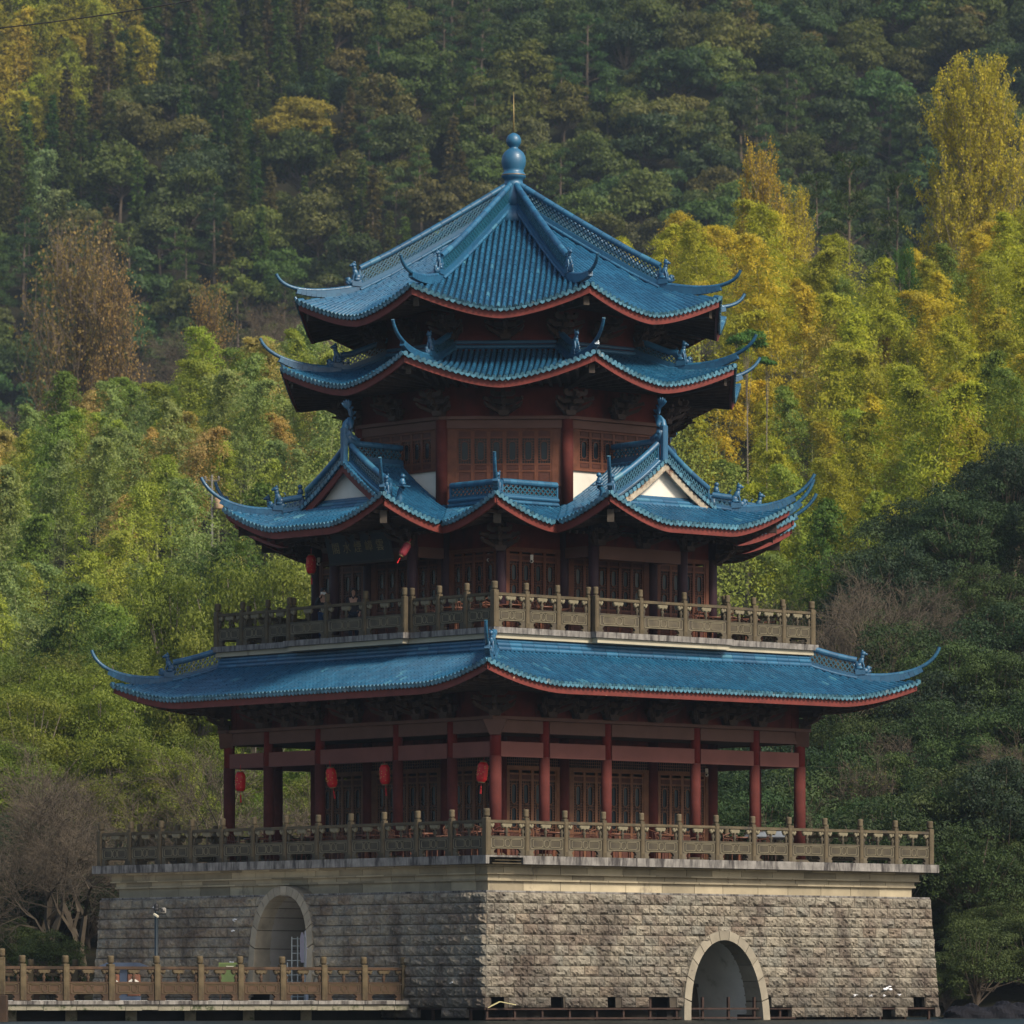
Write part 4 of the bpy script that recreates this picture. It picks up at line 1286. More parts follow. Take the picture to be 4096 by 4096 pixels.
# ---- walkway and its stone fence
WZ = .56
wa, wb = W(-150, 152.6), W(763, 161.45)
dirw = (wb - wa); dirw.z = 0; Lw = dirw.length; dirw.normalize(); nrm = Vector((dirw.y, -dirw.x, 0))
angw = atan2(dirw.y, dirw.x)
mb = MB()
P = [wa, wb, W(905, 161.0), W(560, 167), W(150, 172.6), W(-150, 172.6)]
vs = [(p.x, p.y, WZ) for p in P] + [(p.x, p.y, WZ - .10) for p in P]
mb.add(vs, [tuple(range(6)), tuple(range(11, 5, -1))] + [(i, (i + 1) % 6, 6 + (i + 1) % 6, 6 + i) for i in range(6)], 0)
o = mb.obj('path', simple('pale_paving', (.50, .49, .46), .85, .12, 1.2, .004, .3, (.25, .24, .22), (.55, .75), .8)); tag(o, kind='structure')
mb = MB()
for k in range(30):
    a = wa + dirw * (Lw * k / 30); b = wa + dirw * (Lw * (k + 1) / 30 - .01)
    h = RND.uniform(.0, .02); d = RND.uniform(0, .03)
    mb.bar(a + nrm * (.16 + d) + Vector((0, 0, WZ - .055)), b + nrm * (.16 + d) + Vector((0, 0, WZ - .055)), .34, .10, 0)
    mb.bar(a + nrm * (.10 + d / 2) + Vector((0, 0, WZ - .195 + h)), b + nrm * (.10 + d / 2) + Vector((0, 0, WZ - .195 + h)), .34, .16, 1)
for k in range(7):
    p = wa + dirw * (1.2 + k * 1.9) - nrm * .6; mb.box(p.x - .15, p.y - .15, -.9, p.x + .15, p.y + .15, WZ - .102, 1)
q0 = wa - nrm * 1.0; q1 = wb - nrm * 1.0
mb.bar(q0 + Vector((0, 0, -.25)), q1 + Vector((0, 0, -.25)), .2, 1.4, 2)  # near-black strip, shade under the deck put into its colour
o = mb.obj('kerb', [M['deck'], simple('mossy_edge_stone', (.24, .22, .17), .95, .35, 3, .02, .2, (.05, .06, .03), (.5, .62), 3), M['void']]); tag(o, kind='structure')

fence = thing('stone_fence', 'rusty brown carved stone fence along the walkway in front of the pagoda base', 'fence', (0, 0, 0))
pus = [-128, -44, 41.5, 123, 208.5, 295, 377, 452.5, 532, 610, 686, 761]
pts = []
for u in pus:
    # intersection of the ray through column u with the fence line
    s = (u - 966) / FPX; den = dirw.x - s * dirw.y; t = (s * wa.y - wa.x) / den
    pts.append(wa + dirw * t)
pmz = [post_mesh(1.22, .185, 'rail_rusty_post')]
top = MB(); cache = {}
for a, b in zip(pts[:-1], pts[1:]):
    d = (b - a).normalized(); rail_bars(top, a + d * .09, b - d * .09, WZ, .94)
ro = top.obj('handrail', M['rail_rusty'], fence)
for a, b in zip(pts[:-1], pts[1:]):
    L = round((b - a).length - .185, 2)
    if L not in cache: cache[L] = panel_mesh(L, .94, ('rail_rusty', 'rail_rusty_post'))
    link('rail_panel', cache[L], fence, ((a.x + b.x) / 2, (a.y + b.y) / 2, WZ), angw)
for p in pts: link('post', pmz[0], fence, (p.x, p.y, WZ), angw)

fb = thing('stone_fence', 'far side stone fence of the walkway, mostly hidden behind the front fence', 'fence', (0, 0, 0))
top = MB(); bp = [W(u, 174.5) for u in (-110, -26, 58, 142, 226)]
for a, b in zip(bp[:-1], bp[1:]): rail_bars(top, a, b, WZ, .94)
top.obj('handrail', M['rail_rusty'], fb)
pb = panel_mesh(1.15, .94, ('rail_rusty', 'rail_rusty_post'))
for p in bp: link('post', pmz[0], fb, (p.x, p.y, WZ + .03), 0)
for a, b in zip(bp[:-1], bp[1:]): link('rail_panel', pb, fb, ((a.x + b.x) / 2, a.y, WZ), 0)
mb = MB(); p = W(3, 150.6)
sp = thing('stone_post', 'taller stone post where the walkway fence steps up at the edge of the frame', 'post', (p.x, p.y, WZ + .15), 0)
link('shaft', pmz[0], sp)
mb.bbox(-.16, -.16, -.9, .16, .16, .0, .02); mb.obj('plinth', M['rail_rusty'], sp)

# ---- camera mast on the walkway
t = thing('camera_mast', 'dark blue pole with surveillance cameras on top standing on the walkway', 'camera pole', W(295, 165.5, WZ))
mb = MB(); mb.lathe([(.075, 0), (.075, .25), (.058, .27), (.055, 2.55), (.05, 2.6)], n=14); mb.obj('pole', simple('dark_blue_paint', (.006, .014, .022), .4, .15, 3), t)
mb = MB(); mb.blob((0, 0, 2.72), (.075, .075, .10)); mb.lathe([(.06, 2.58), (.085, 2.62), (.085, 2.66), (.05, 2.70)], n=14); mb.obj('dome_camera', M['black'], t)
mb = MB(); mb.bar((-.30, 0, 2.50), (.28, 0, 2.50), .03, .03); mb.obj('crossarm', M['black'], t)
mb = MB(); mb.bbox(.16, -.16, 2.52, .28, .10, 2.68, .02, 1); mb.lathe([(.04, 2.56), (.04, 2.6)], (.22, -.16, 0), 8); mb.bbox(.14, -.20, 2.56, .20, -.14, 2.66, .01); mb.obj('camera', [M['black'], M['plaster']], t)
mb = MB(); mb.bar((-.06, -.08, 2.50), (.06, -.16, 2.42), .06, .05); mb.obj('floodlight', simple('cream_plastic', (.6, .55, .42), .5, .1), t)

# ---- litter bin with blue roof
t = thing('litter_bin', 'litter bin with blue roof and two orange doors behind the walkway fence', 'litter bin', W(233, 166.5, WZ))
blue = simple('bin_blue', (.035, .05, .085), .4, .15, 3); org = simple('bin_orange', (.15, .06, .035), .5, .15, 3)
mb = MB(); mb.poly_prism([(-.68, .96), (.68, .96), (.72, .99), (.45, 1.10), (-.45, 1.10), (-.72, .99)], -.3, .3); mb.obj('roof', blue, t)
mb = MB(); mb.box(-.10, -.16, .05, .12, .16, .97); mb.box(-.48, -.2, .0, .50, .2, .12); mb.obj('frame', blue, t)
for sx in (-1, 1):
    mb = MB(); c = .30 * sx + .01; mb.bbox(c - .18, -.2, .13, c + .18, .18, .76, .02); mb.obj('bin_box', org, t)
    mb = MB(); mb.poly_prism([(c - .15, .50), (c + .15, .50), (c + .15, .55), (c + .05, .62), (c, .58), (c - .06, .63), (c - .15, .56)], -.212, -.203); mb.obj('bin_label', M['white'], t)
# ---- green sign
t = thing('notice_board', 'small green notice board with a line of white writing by the arch', 'sign', W(434, 166.2, WZ))
mb = MB(); mb.box(-.33, -.02, .32, .33, .02, 1.10, 0); mb.box(-.29, -.03, .36, .29, -.021, 1.06, 1)
for k in range(6): mb.box(-.10 + k * .035, -.036, .97, -.10 + k * .035 + .022, -.031, 1.0, 2)
mb.obj('board', [simple('sign_green_edge', (.12, .16, .05), .5, .1), simple('sign_green', (.075, .11, .035), .5, .1), M['white']], t)
mb = MB(); mb.box(-.3, -.015, 0, -.26, .015, .33); mb.box(.26, -.015, 0, .3, .015, .33); mb.obj('leg', M['rust'], t)
# ---- white lattice display stand in the arch
p = PL(-135, .05, 8.0, WZ); 
t = thing('display_stand', 'white open lattice display stand leaning in the left archway', 'display stand', p, PHI + radians(-135 - 90 + 58))
mb = MB()
wht = simple('white_lacquer', (.80, .78, .84), .4, .05)
mb.poly_prism([(-.06, 0), (.02, 0), (.02, 2.0), (-.02, 2.05), (-.06, 2.0)], -.25, .05)
mb.obj('side_board', wht, t)
mb = MB(); mb.poly_prism([(.06, 1.1), (.15, 1.1), (.18, 1.3), (.18, 1.8), (.14, 1.98), (.10, 1.98), (.06, 1.88)], -.02, .02); mb.obj('curved_board', simple('lilac_board', (.45, .42, .52), .5, .05), t)
mb = MB()
for x in (.05, .25, .42, .55): mb.box(x - .015, -.02, 0, x + .015, .02, 1.85 if x < .45 else 1.1)
for k in range(9): z = .1 + k * .21; mb.box(.04, -.016, z, .43 if k > 5 else .56, .016, z + .022)
mb.obj('lattice', simple('grey_white_metal', (.42, .46, .46), .4, .1), t)
# inscription on the back wall of the arch (strokes too small to read)
mb = MB(); rr = random.Random(5)
for k in range(13):
    z = 2.25 - k * .095; x = -.55
    while x < .15:
        w = rr.uniform(.03, .06); mb.box(x, 5.02, z, x + w, 5.026, z + .022); x += w + rr.uniform(.01, .03)
for cx, z0, n, s in ((-.85, 2.95, 4, .15), (.62, 2.9, 9, .16), (.95, 2.8, 7, .13)):
    for k in range(n):
        for j in range(5):
            a = Vector((cx + rr.uniform(-s, s) * .45, 5.024, z0 - k * s * 1.3 + rr.uniform(-s, s) * .4)); b = a + Vector((rr.uniform(-s, s) * .6, 0, rr.uniform(-s, s) * .5))
            mb.bar(a, b, .012, .02, up=(0, 1, 0))
mb.obj('wall_inscription', M['black'], pag, (0, 0, 0), radians(-135 - 90))

# ---- plaque over the left porch
pl = thing('name_plaque', 'dark name plaque with five gold characters hanging under the eaves of the left porch', 'plaque', PL(-135, .1, 5.85, 13.40), PHI + radians(-135 - 90))
mb = MB(); q = []
mb.M = Matrix.Rotation(radians(-14), 4, 'X')
mb.bbox(-1.45, -.04, 0, 1.45, .04, .86, .02, 0); mb.obj('board', simple('black_lacquer', (.006, .012, .018), .35, .2), pl)
mb2 = MB(); mb2.M = mb.M
for (a, b) in (((-1.45, 0), (1.45, 0)), ((-1.45, .86), (1.45, .86))): mb2.bar((a[0], .05, a[1]), (b[0], .05, b[1]), .05, .06)
mb2.obj('frame', simple('dark_frame', (.02, .018, .016), .5, .2), pl)
gold = simple('dull_gold', (.20, .17, .09), .5, .2)
def text(s, size, mat, parent, M4, name, ext=.006):
    cu = bpy.data.curves.new(name, 'FONT'); cu.body = s; cu.size = size; cu.extrude = ext; cu.align_x = 'CENTER'; cu.align_y = 'CENTER'; cu.resolution_u = 2
    tmp = bpy.data.objects.new('tmp', cu); C.objects.link(tmp)
    dg = bpy.context.evaluated_depsgraph_get(); me = bpy.data.meshes.new_from_object(tmp.evaluated_get(dg))
    bpy.data.objects.remove(tmp); me.transform(M4); me.materials.clear(); me.materials.append(mat); me.name = name
    return link(name, me, parent)
TX = Matrix.Rotation(radians(-14), 4, 'X') @ Matrix.Translation((0, .048, .44)) @ Matrix.Rotation(pi, 4, 'Z') @ Matrix.Rotation(pi / 2, 4, 'X')
for i, ch in enumerate('閣水煙嶂雲'):
    text(ch, .36, gold, pl, Matrix.Translation(((i - 2) * -.50, 0, 0)) @ TX, 'character')

# ---- lanterns
LRED = simple('lantern_silk', (.55, .008, .012), .5, .12, 3)
LGOLD = simple('lantern_gold_print', (.55, .30, .08), .5, .3, 6)
def lantern_meshes():
    mb = MB(); prof = [(.10, 0), (.125, .03), (.15, .07), (.158, .14), (.16, .22), (.16, .34), (.158, .42), (.15, .49), (.125, .53), (.10, .56)]
    vs = []; n = 16
    for r, z in prof:
        for k in range(n):
            rr_ = r * (1.0 if k % 2 == 0 else .965); vs.append((rr_ * cos(2 * pi * k / n), rr_ * sin(2 * pi * k / n), z))
    mb.add(vs, [(i * n + k, i * n + (k + 1) % n, (i + 1) * n + (k + 1) % n, (i + 1) * n + k) for i in range(len(prof) - 1) for k in range(n)], 0, False)
    rr = random.Random(2)
    for k in range(46):
        a = rr.uniform(0, 2 * pi); z = rr.uniform(.1, .48); d = Vector((cos(a), sin(a), 0)); c = d * .163 + Vector((0, 0, z))
        t_ = Vector((-sin(a), cos(a), 0)); mb.bar(c - t_ * .012, c + t_ * .012 + Vector((0, 0, rr.uniform(-.02, .02))), .008, .022, 1)
    body = mb.mesh('silk_body', [LRED, LGOLD])
    mb = MB(); mb.lathe([(.10, .56), (.105, .58), (.09, .60)], n=14); mb.lathe([(.09, -.03), (.105, -.01), (.10, 0)], n=14); ring = mb.mesh('gold_rim', [simple('lantern_rim', (.22, .15, .07), .5, .2)])
    mb = MB(); mb.tube([(0, 0, .6), (0, 0, .78)], .008, 5); mb.tube([(0, 0, -.03), (.01, 0, -.12)], .006, 5); mb.lathe([(.02, -.2), (.026, -.14), (.012, -.12)], (.01, 0, 0), 8); mb.tube([(.01, 0, -.2), (.02, 0, -.34)], [.022, .03], 7); tas = mb.mesh('tassel', [LRED])
    return body, ring, tas
LM = lantern_meshes()
LREDF = simple('faded_lantern_silk', (.20, .018, .030), .6, .1, 3)
body2 = LM[0].copy(); body2.materials[0] = LREDF; body2.materials[1] = LREDF
def lantern(u, vtop, Y, label, tilt=(0, 0), s=1.0, faded=False):
    z = ZV(vtop, Y) - .58 * s
    t = thing('lantern', label, 'lantern', W(u, Y, z), .3, 'red lanterns hung under the eaves')
    t.rotation_euler = (tilt[0], tilt[1], .3); t.scale = (s, s, s)
    link('silk_body', body2 if faded else LM[0], t); link('gold_rim', LM[1], t); link('tassel', LM[2], t)
lantern(453.5, 1456, 171.0, 'red lantern in the leftmost bay of the ground floor gallery, against the bare branches')
lantern(628, 1448, 168.0, 'red lantern leaning left of the ground floor doors, third bay of the gallery', (.0, -.13))
lantern(727, 1442, 166.5, 'red lantern touching the column next to the fourth bay of the ground floor gallery', (0, -.05))
lantern(908, 1437, 163.6, 'red lantern just left of the front corner column of the ground floor', (.0, .12))
lantern(587, 1047, 169.8, 'red lantern hung at the left edge of the upper gallery, against green trees', s=.95)
lantern(757, 1020, 164.9, 'faded crimson lantern tilted sideways under the name plaque', (.0, .55), .74, True)

# ---- small security cameras
def seccam(u, v, Y, label):
    t = thing('security_camera', label, 'camera', W(u, Y, ZV(v, Y)), 0, 'small white security cameras')
    mb = MB(); mb.bbox(-.04, -.03, .02, .05, .03, .16, .01); mb.obj('housing', M['white'], t)
    mb = MB(); mb.blob((0, -.04, -.03), (.055, .055, .055)); mb.blob((0, -.085, -.03), (.03, .02, .03), mat=1); mb.obj('lens_ball', [M['white'], M['black']], t)
seccam(601, 1062, 171.3, 'white security camera beside the left lantern of the upper gallery')
seccam(1333, 1460, 170.3, 'white security camera on the right column of the ground floor hall')
seccam(1003, 1057, 166.0, 'white security camera right of the front corner column upstairs')
seccam(922, 1055, 166.0, 'white security camera left of the front corner column upstairs')

# ---- tables and chairs on the terraces
CH_M = simple('cane_chair_wood', (.10, .038, .02), .55, .2, 4)
def chair_meshes():
    seat = MB(); seat.bbox(-.22, -.22, .42, .22, .22, .46, .01)
    leg = MB(); leg.tube([(0, 0, 0), (0, 0, .42)], .018, 6)
    back = MB()
    for x in (-.2, -.07, .07, .2): back.tube([(x, .2, .44), (x * 1.05, .25, .82)], .012, 5)
    back.tube([(-.23, .25, .80), (0, .29, .88), (.23, .25, .80)], .02, 6)
    arm = MB(); arm.tube([(-.22, .24, .68), (-.26, -.1, .66), (-.24, -.2, .45)], .015, 5); arm.tube([(.22, .24, .68), (.26, -.1, .66), (.24, -.2, .45)], .015, 5)
    return seat.mesh('seat', [CH_M]), leg.mesh('leg', [CH_M]), back.mesh('backrest', [CH_M]), arm.mesh('armrest', [CH_M])
cs, cl, cb, ca = chair_meshes()
def chair(p, r, label, group):
    t = thing('chair', label, 'chair', p, r, group)
    link('seat', cs, t); link('backrest', cb, t); link('armrest', ca, t)
    for x in (-.19, .19):
        for y in (-.19, .19): link('leg', cl, t, (x, y, 0))
TBL = simple('table_wood', (.12, .045, .025), .4, .2, 3)
def table(p, label, group):
    t = thing('table', label, 'table', p, .4, group)
    mb = MB(); mb.lathe([(.42, .70), (.43, .72), (.42, .74)], n=20); mb.obj('tabletop', TBL, t)
    mb = MB(); mb.lathe([(.22, 0), (.22, .03), (.04, .06), (.035, .70)], n=12); mb.obj('pedestal', TBL, t)
LZ = {Z1: ('lower terrace', 7.25), Z2: ('upper balcony', 5.25)}
rr = random.Random(4)
def cafe(th, x, lvl, side):
    nm, out = LZ[lvl]
    lab = 'on the %s behind the %s railing' % (nm, side)
    table(PL(th, x, out, lvl), 'round dark wood table ' + lab, 'cafe tables ' + lab)
    for k in range(3):
        a = rr.uniform(0, .6) + k * 2.1; dx, dy = cos(a) * .72, sin(a) * .72
        chair(PL(th, x + dx, out + dy * .8, lvl), a + radians(th - 90) + PHI - pi / 2, 'slim brown armchair by a round table ' + lab, 'brown chairs ' + lab)
for x in (7.0, 4.9, 2.6, .3, -2.4): cafe(-45, x, Z1, 'right')
for x in (-6.6, -4.2, -1.8, .6, 3.2): cafe(-135, x, Z1, 'left')
for x in (4.9, 3.6, -3.2, -4.6): cafe(-45, x, Z2, 'right')
for x in (-4.8, -3.4): cafe(-135, x, Z2, 'left')
# white folded parasol / grey tarpaulin table on the right terrace
t = thing('covered_table', 'table under a folded grey and white tarpaulin on the right end of the lower terrace', 'table', PL(-45, -3.4, 7.4, Z1), radians(30))
mb = MB(); mb.bbox(-.55, -.4, .70, .55, .4, .76, .02); mb.poly_prism([(-.6, .76), (-.5, .86), (-.1, .92), (.4, .93), (.62, .80), (.6, .76)], -.35, .35, 1); mb.obj('cover', [M['black'], simple('pale_tarp', (.16, .18, .21), .5, .2)], t)
for x in (-.5, .5):
    for y in (-.35, .35): mb = MB(); mb.box(x - .02, y - .02, 0, x + .02, y + .02, .7); mb.obj('leg', M['rust'], t)

# ---- tarpaulin-covered boat, right
t = thing('covered_boat', 'low boat under a crumpled dark grey tarpaulin on the water at the right edge', 'boat', W(1885, 176, 0), .05)
mb = MB(); n, m = 34, 12; vs = []
def hz(x):
    x = abs(x)
    return max(.0, 1 - (x / 1.75) ** 4)
for i in range(n + 1):
    x = -1.7 + 3.4 * i / n
    for j in range(m + 1):
        a = pi * j / m
        h = (.50 + .07 * sin(x * 3.1) + .05 * sin(x * 7 + 1) + (.05 * (sin(x * 13 + a * 4)) + RND.uniform(-.012, .012))) * hz(x) ** .5
        vs.append((x + .05 * sin(a * 6 + x * 4), -cos(a) * .62 * hz(x) ** .4 * (1 + .06 * sin(x * 9 + a * 3)), max(.0, sin(a)) ** .7 * h + .02 - .08))
mb.add(vs, [(i * (m + 1) + j, i * (m + 1) + j + 1, (i + 1) * (m + 1) + j + 1, (i + 1) * (m + 1) + j) for i in range(n) for j in range(m)], 0, False)
mb.obj('tarpaulin', simple('grey_tarpaulin', (.013, .013, .017), .8, .25, 4, .006, .08), t)
mb = MB(); mb.poly_prism([(-1.8, .02), (1.8, .02), (1.5, -.3), (-1.5, -.3)], -.6, .6); mb.obj('hull', M['black'], t)

# ---- utility pole on the far hillside, left
def far_pole():
    p = W(400, 300); 
    zt = ZV(896, 300)
    t = thing('utility_pole', 'grey utility pole with a transformer rising from the bamboo hillside', 'utility pole', (p.x, p.y, zt - 9), 0)
    t.scale = (1, 1, 1)
    g = simple('grey_concrete_pole', (.12, .115, .105), .8, .1)
    mb = MB(); mb.lathe([(.085, -3.5), (.055, 9.0)], n=10); mb.obj('pole', g, t)
    mb = MB(); mb.bar((-.4, 0, 8.7), (.4, 0, 8.7), .05, .05); mb.bar((-.4, 0, 8.0), (.45, 0, 8.0), .05, .05)
    for x in (-.35, 0, .35): mb.lathe([(.03, 8.7), (.06, 8.75), (.04, 8.8), (.07, 8.85), (.02, 8.95)], (x, 0, 0), 8)
    mb.obj('crossarm', g, t)
    mb = MB(); mb.lathe([(.22, 0), (.24, .05), (.24, .5), (.2, .58)], (.35, -.1, 7.2), 12); mb.box(.2, -.14, 7.78, .5, -.06, 8.0); mb.obj('transformer', simple('transformer_orange_grey', (.36, .24, .15), .7, .2), t)
far_pole()

# ---- people
SKIN = simple('skin', (.42, .24, .17), .55, .1, 8)
def skinned(joints, edges, radii, name, mats, parent, sub=2):
    me = bpy.data.meshes.new(name); me.from_pydata(joints, edges, []); o = bpy.data.objects.new(name, me); C.objects.link(o)
    md = o.modifiers.new('s', 'SKIN'); md.use_smooth_shade = True
    for v, r in zip(me.skin_vertices[0].data, radii): v.radius = (r, r) if not hasattr(r, '__len__') else r
    me.skin_vertices[0].data[0].use_root = True
    ss = o.modifiers.new('b', 'SUBSURF'); ss.levels = sub; ss.render_levels = sub
    dg = bpy.context.evaluated_depsgraph_get(); m2 = bpy.data.meshes.new_from_object(o.evaluated_get(dg)); bpy.data.objects.remove(o)
    m2.materials.clear()
    for m in mats: m2.materials.append(m)
    for p in m2.polygons: p.use_smooth = True
    m2.name = name
    return link(name, m2, parent)

def person(p, rot, H, label, pose):
    s = H / 1.62
    t = thing('person', label, 'person', p, rot); t.scale = (s, s, s)
    J = {'pel': (0, 0, .88), 'wst': (0, .0, 1.02), 'chs': (0, .01, 1.22), 'nk': (0, .01, 1.37), 'hd0': (0, -.005, 1.45), 'hd1': (0, -.01, 1.53), 'hd2': (0, 0, 1.59)}
    R_ = {'pel': (.15, .11), 'wst': (.125, .09), 'chs': (.15, .10), 'nk': (.05, .05), 'hd0': (.06, .07), 'hd1': (.078, .09), 'hd2': (.055, .065)}
    E_ = [('pel', 'wst'), ('wst', 'chs'), ('chs', 'nk'), ('nk', 'hd0'), ('hd0', 'hd1'), ('hd1', 'hd2')]
    for k, sx in (('l', -1), ('r', 1)):
        J['h' + k] = (sx * .09, 0, .82); J['k' + k] = (sx * .10, -.02, .46); J['a' + k] = (sx * .10, .02, .08); J['t' + k] = (sx * .11, -.14, .03)
        R_['h' + k] = .085; R_['k' + k] = .052; R_['a' + k] = .034; R_['t' + k] = (.035, .025)
        E_ += [('pel', 'h' + k), ('h' + k, 'k' + k), ('k' + k, 'a' + k), ('a' + k, 't' + k)]
        J['s' + k] = (sx * .165, .01, 1.30); R_['s' + k] = .048
        el, wr, hd = pose[k]
        J['e' + k] = el; J['w' + k] = wr; J['m' + k] = hd; R_['e' + k] = .036; R_['w' + k] = .024; R_['m' + k] = (.034, .018)
        E_ += [('chs', 's' + k), ('s' + k, 'e' + k), ('e' + k, 'w' + k), ('w' + k, 'm' + k)]
        hv = (Vector(hd) - Vector(wr)).normalized(); sv = hv.cross(Vector((0, 1, 0)));
        if sv.length < .1: sv = Vector((1, 0, 0))
        sv.normalize()
        for f in range(5):
            b = Vector(hd) + sv * ((f - 1.8) * .014); L = (.045, .06, .066, .06, .048)[f]
            dv = hv if f else (hv * .5 - sv * .8).normalized()
            if f == 0: b = Vector(wr) + (Vector(hd) - Vector(wr)) * .5 - sv * .02
            c = b + dv * L * .55; d = c + (dv + Vector((0, -.35, -.2))).normalized() * L * .5
            J['f%s%d' % (k, f)] = tuple(c); J['g%s%d' % (k, f)] = tuple(d); R_['f%s%d' % (k, f)] = .008; R_['g%s%d' % (k, f)] = .007
            E_ += [('m' + k, 'f%s%d' % (k, f)), ('f%s%d' % (k, f), 'g%s%d' % (k, f))]
    ks = list(J); ix = {k: i for i, k in enumerate(ks)}
    skinned([J[k] for k in ks], [(ix[a], ix[b]) for a, b in E_], [R_[k] for k in ks], 'body', [SKIN], t)
    # face
    mb = MB(); mb.blob((0, -.092, 1.505), (.011, .018, .018)); mb.obj('nose', SKIN, t)
    mb = MB(); mb.blob((0, -.086, 1.472), (.024, .008, .007)); mb.obj('mouth', simple('lips', (.35, .09, .08), .5, .1), t)
    mb = MB()
    for sx in (-1, 1): mb.blob((sx * .03, -.083, 1.53), (.012, .008, .007))
    mb.obj('eyes', M['black'], t)
    for sx in (-1, 1): mb = MB(); mb.blob((sx * .083, .0, 1.51), (.012, .022, .032)); mb.obj('ear', SKIN, t)
    # clothes: a slightly larger shell of the torso, sleeves and legs
    top = pose['top']; leg = pose['leg']
    jk = ['wst', 'chs', 'sl', 'sr', 'el', 'er', 'wl', 'wr', 'pel']; jj = dict(J); jj['wl'] = tuple(Vector(J['el']).lerp(Vector(J['wl']), .85)); jj['wr'] = tuple(Vector(J['er']).lerp(Vector(J['wr']), .85)); jj['pel'] = (0, 0, .86)
    ee = [('pel', 'wst'), ('wst', 'chs'), ('chs', 'sl'), ('chs', 'sr'), ('sl', 'el'), ('sr', 'er'), ('el', 'wl'), ('er', 'wr')]
    rad = {'pel': (.18, .135), 'wst': (.155, .12), 'chs': (.17, .125), 'sl': .072, 'sr': .072, 'el': .055, 'er': .055, 'wl': .04, 'wr': .04}
    skinned([jj[k] for k in jk], [(jk.index(a), jk.index(b)) for a, b in ee], [rad[k] for k in jk], 'jacket', [top], t)
    if leg:
        jk = ['pel', 'hl', 'hr', 'kl', 'kr', 'al', 'ar']; ee = [('pel', 'hl'), ('pel', 'hr'), ('hl', 'kl'), ('hr', 'kr'), ('kl', 'al'), ('kr', 'ar')]
        rad = {'pel': (.16, .12), 'hl': .105, 'hr': .105, 'kl': .075, 'kr': .075, 'al': .06, 'ar': .06}
        skinned([J[k] for k in jk], [(jk.index(a), jk.index(b)) for a, b in ee], [rad[k] for k in jk], 'trousers', [leg], t)
    mb = MB(); hair = simple('black_hair', (.008, .007, .008), .45, .3, 6)
    mb.blob((0, .025, 1.555), (.098, .105, .095)); mb.blob((0, .05, 1.47), (.092, .07, .13))
    for sx in (-1, 1): mb.blob((sx * .082, .01, 1.47), (.028, .05, .13 if pose.get('long') else .09))
    mb.blob((0, -.05, 1.60), (.075, .05, .03), 0, .3)
    mb.obj('hair', hair, t)
    return t
navy = simple('black_coat', (.008, .012, .018), .8, .2, 4); jean = simple('blue_denim', (.012, .045, .12), .8, .2, 4); grey = simple('charcoal_shirt', (.020, .018, .026), .8, .2, 4); skirt = simple('dark_navy_cloth', (.010, .018, .035), .8, .2, 4)
p1 = W(611, 169.3, Z2 + .0); p2 = W(667, 168.6, Z2)
A_ = person(p1, .15, 1.58, 'woman in black coat and blue jeans with sunglasses, photographing from the upper balcony', {
    'l': ((-.26, -.06, 1.10), (-.12, -.20, 1.38), (-.07, -.20, 1.44)), 'r': ((.26, -.06, 1.12), (.14, -.22, 1.34), (.08, -.21, 1.42)), 'top': navy, 'leg': jean, 'long': True})
mb = MB(); [mb.blob((sx * .032, -.092, 1.532), (.026, .01, .02)) for sx in (-1, 1)]; mb.bar((-.08, -.05, 1.535), (.08, -.05, 1.535), .02, .006); mb.obj('sunglasses', M['black'], A_)
mb = MB(); mb.bbox(-.08, -.005, -.04, .08, .005, .04, .004); ph = mb.obj('phone', simple('white_phone', (.5, .52, .55), .3, .05), None, (p1.x - .01, p1.y - .215, Z2 + 1.415), .15); ph.rotation_euler = (0, .05, .15)
tag(ph, 'pale phone held up by the woman in the black coat', 'phone')
B_ = person(p2, -.1, 1.53, 'woman with dark hair and charcoal collared shirt standing behind the upper balcony railing', {
    'l': ((-.22, .0, 1.06), (-.20, -.12, .86), (-.18, -.16, .80)), 'r': ((.22, .0, 1.06), (.21, -.10, .85), (.19, -.14, .78)), 'top': grey, 'leg': skirt})
mb = MB(); mb.poly_prism([(-.05, 1.40), (0, 1.33), (.05, 1.40), (.07, 1.37), (0, 1.27), (-.07, 1.37)], -.085, -.07); mb.obj('collar', grey, B_)

# ---- overhead cable crossing the upper left corner
mb = MB(); pts_ = []
for i in range(25):
    u = -60 + 460 * i / 24; v = 50 - (u / 340.0) * 48 - 6 * (1 - ((u - 170) / 230) ** 2) * -1
    pts_.append(W(u, 150, ZV(v, 150)))
mb.tube(pts_, .018, 5); tag(mb.obj('overhead_cable', M['black']), 'thin black overhead cable crossing the upper left corner above the forest', 'cable')
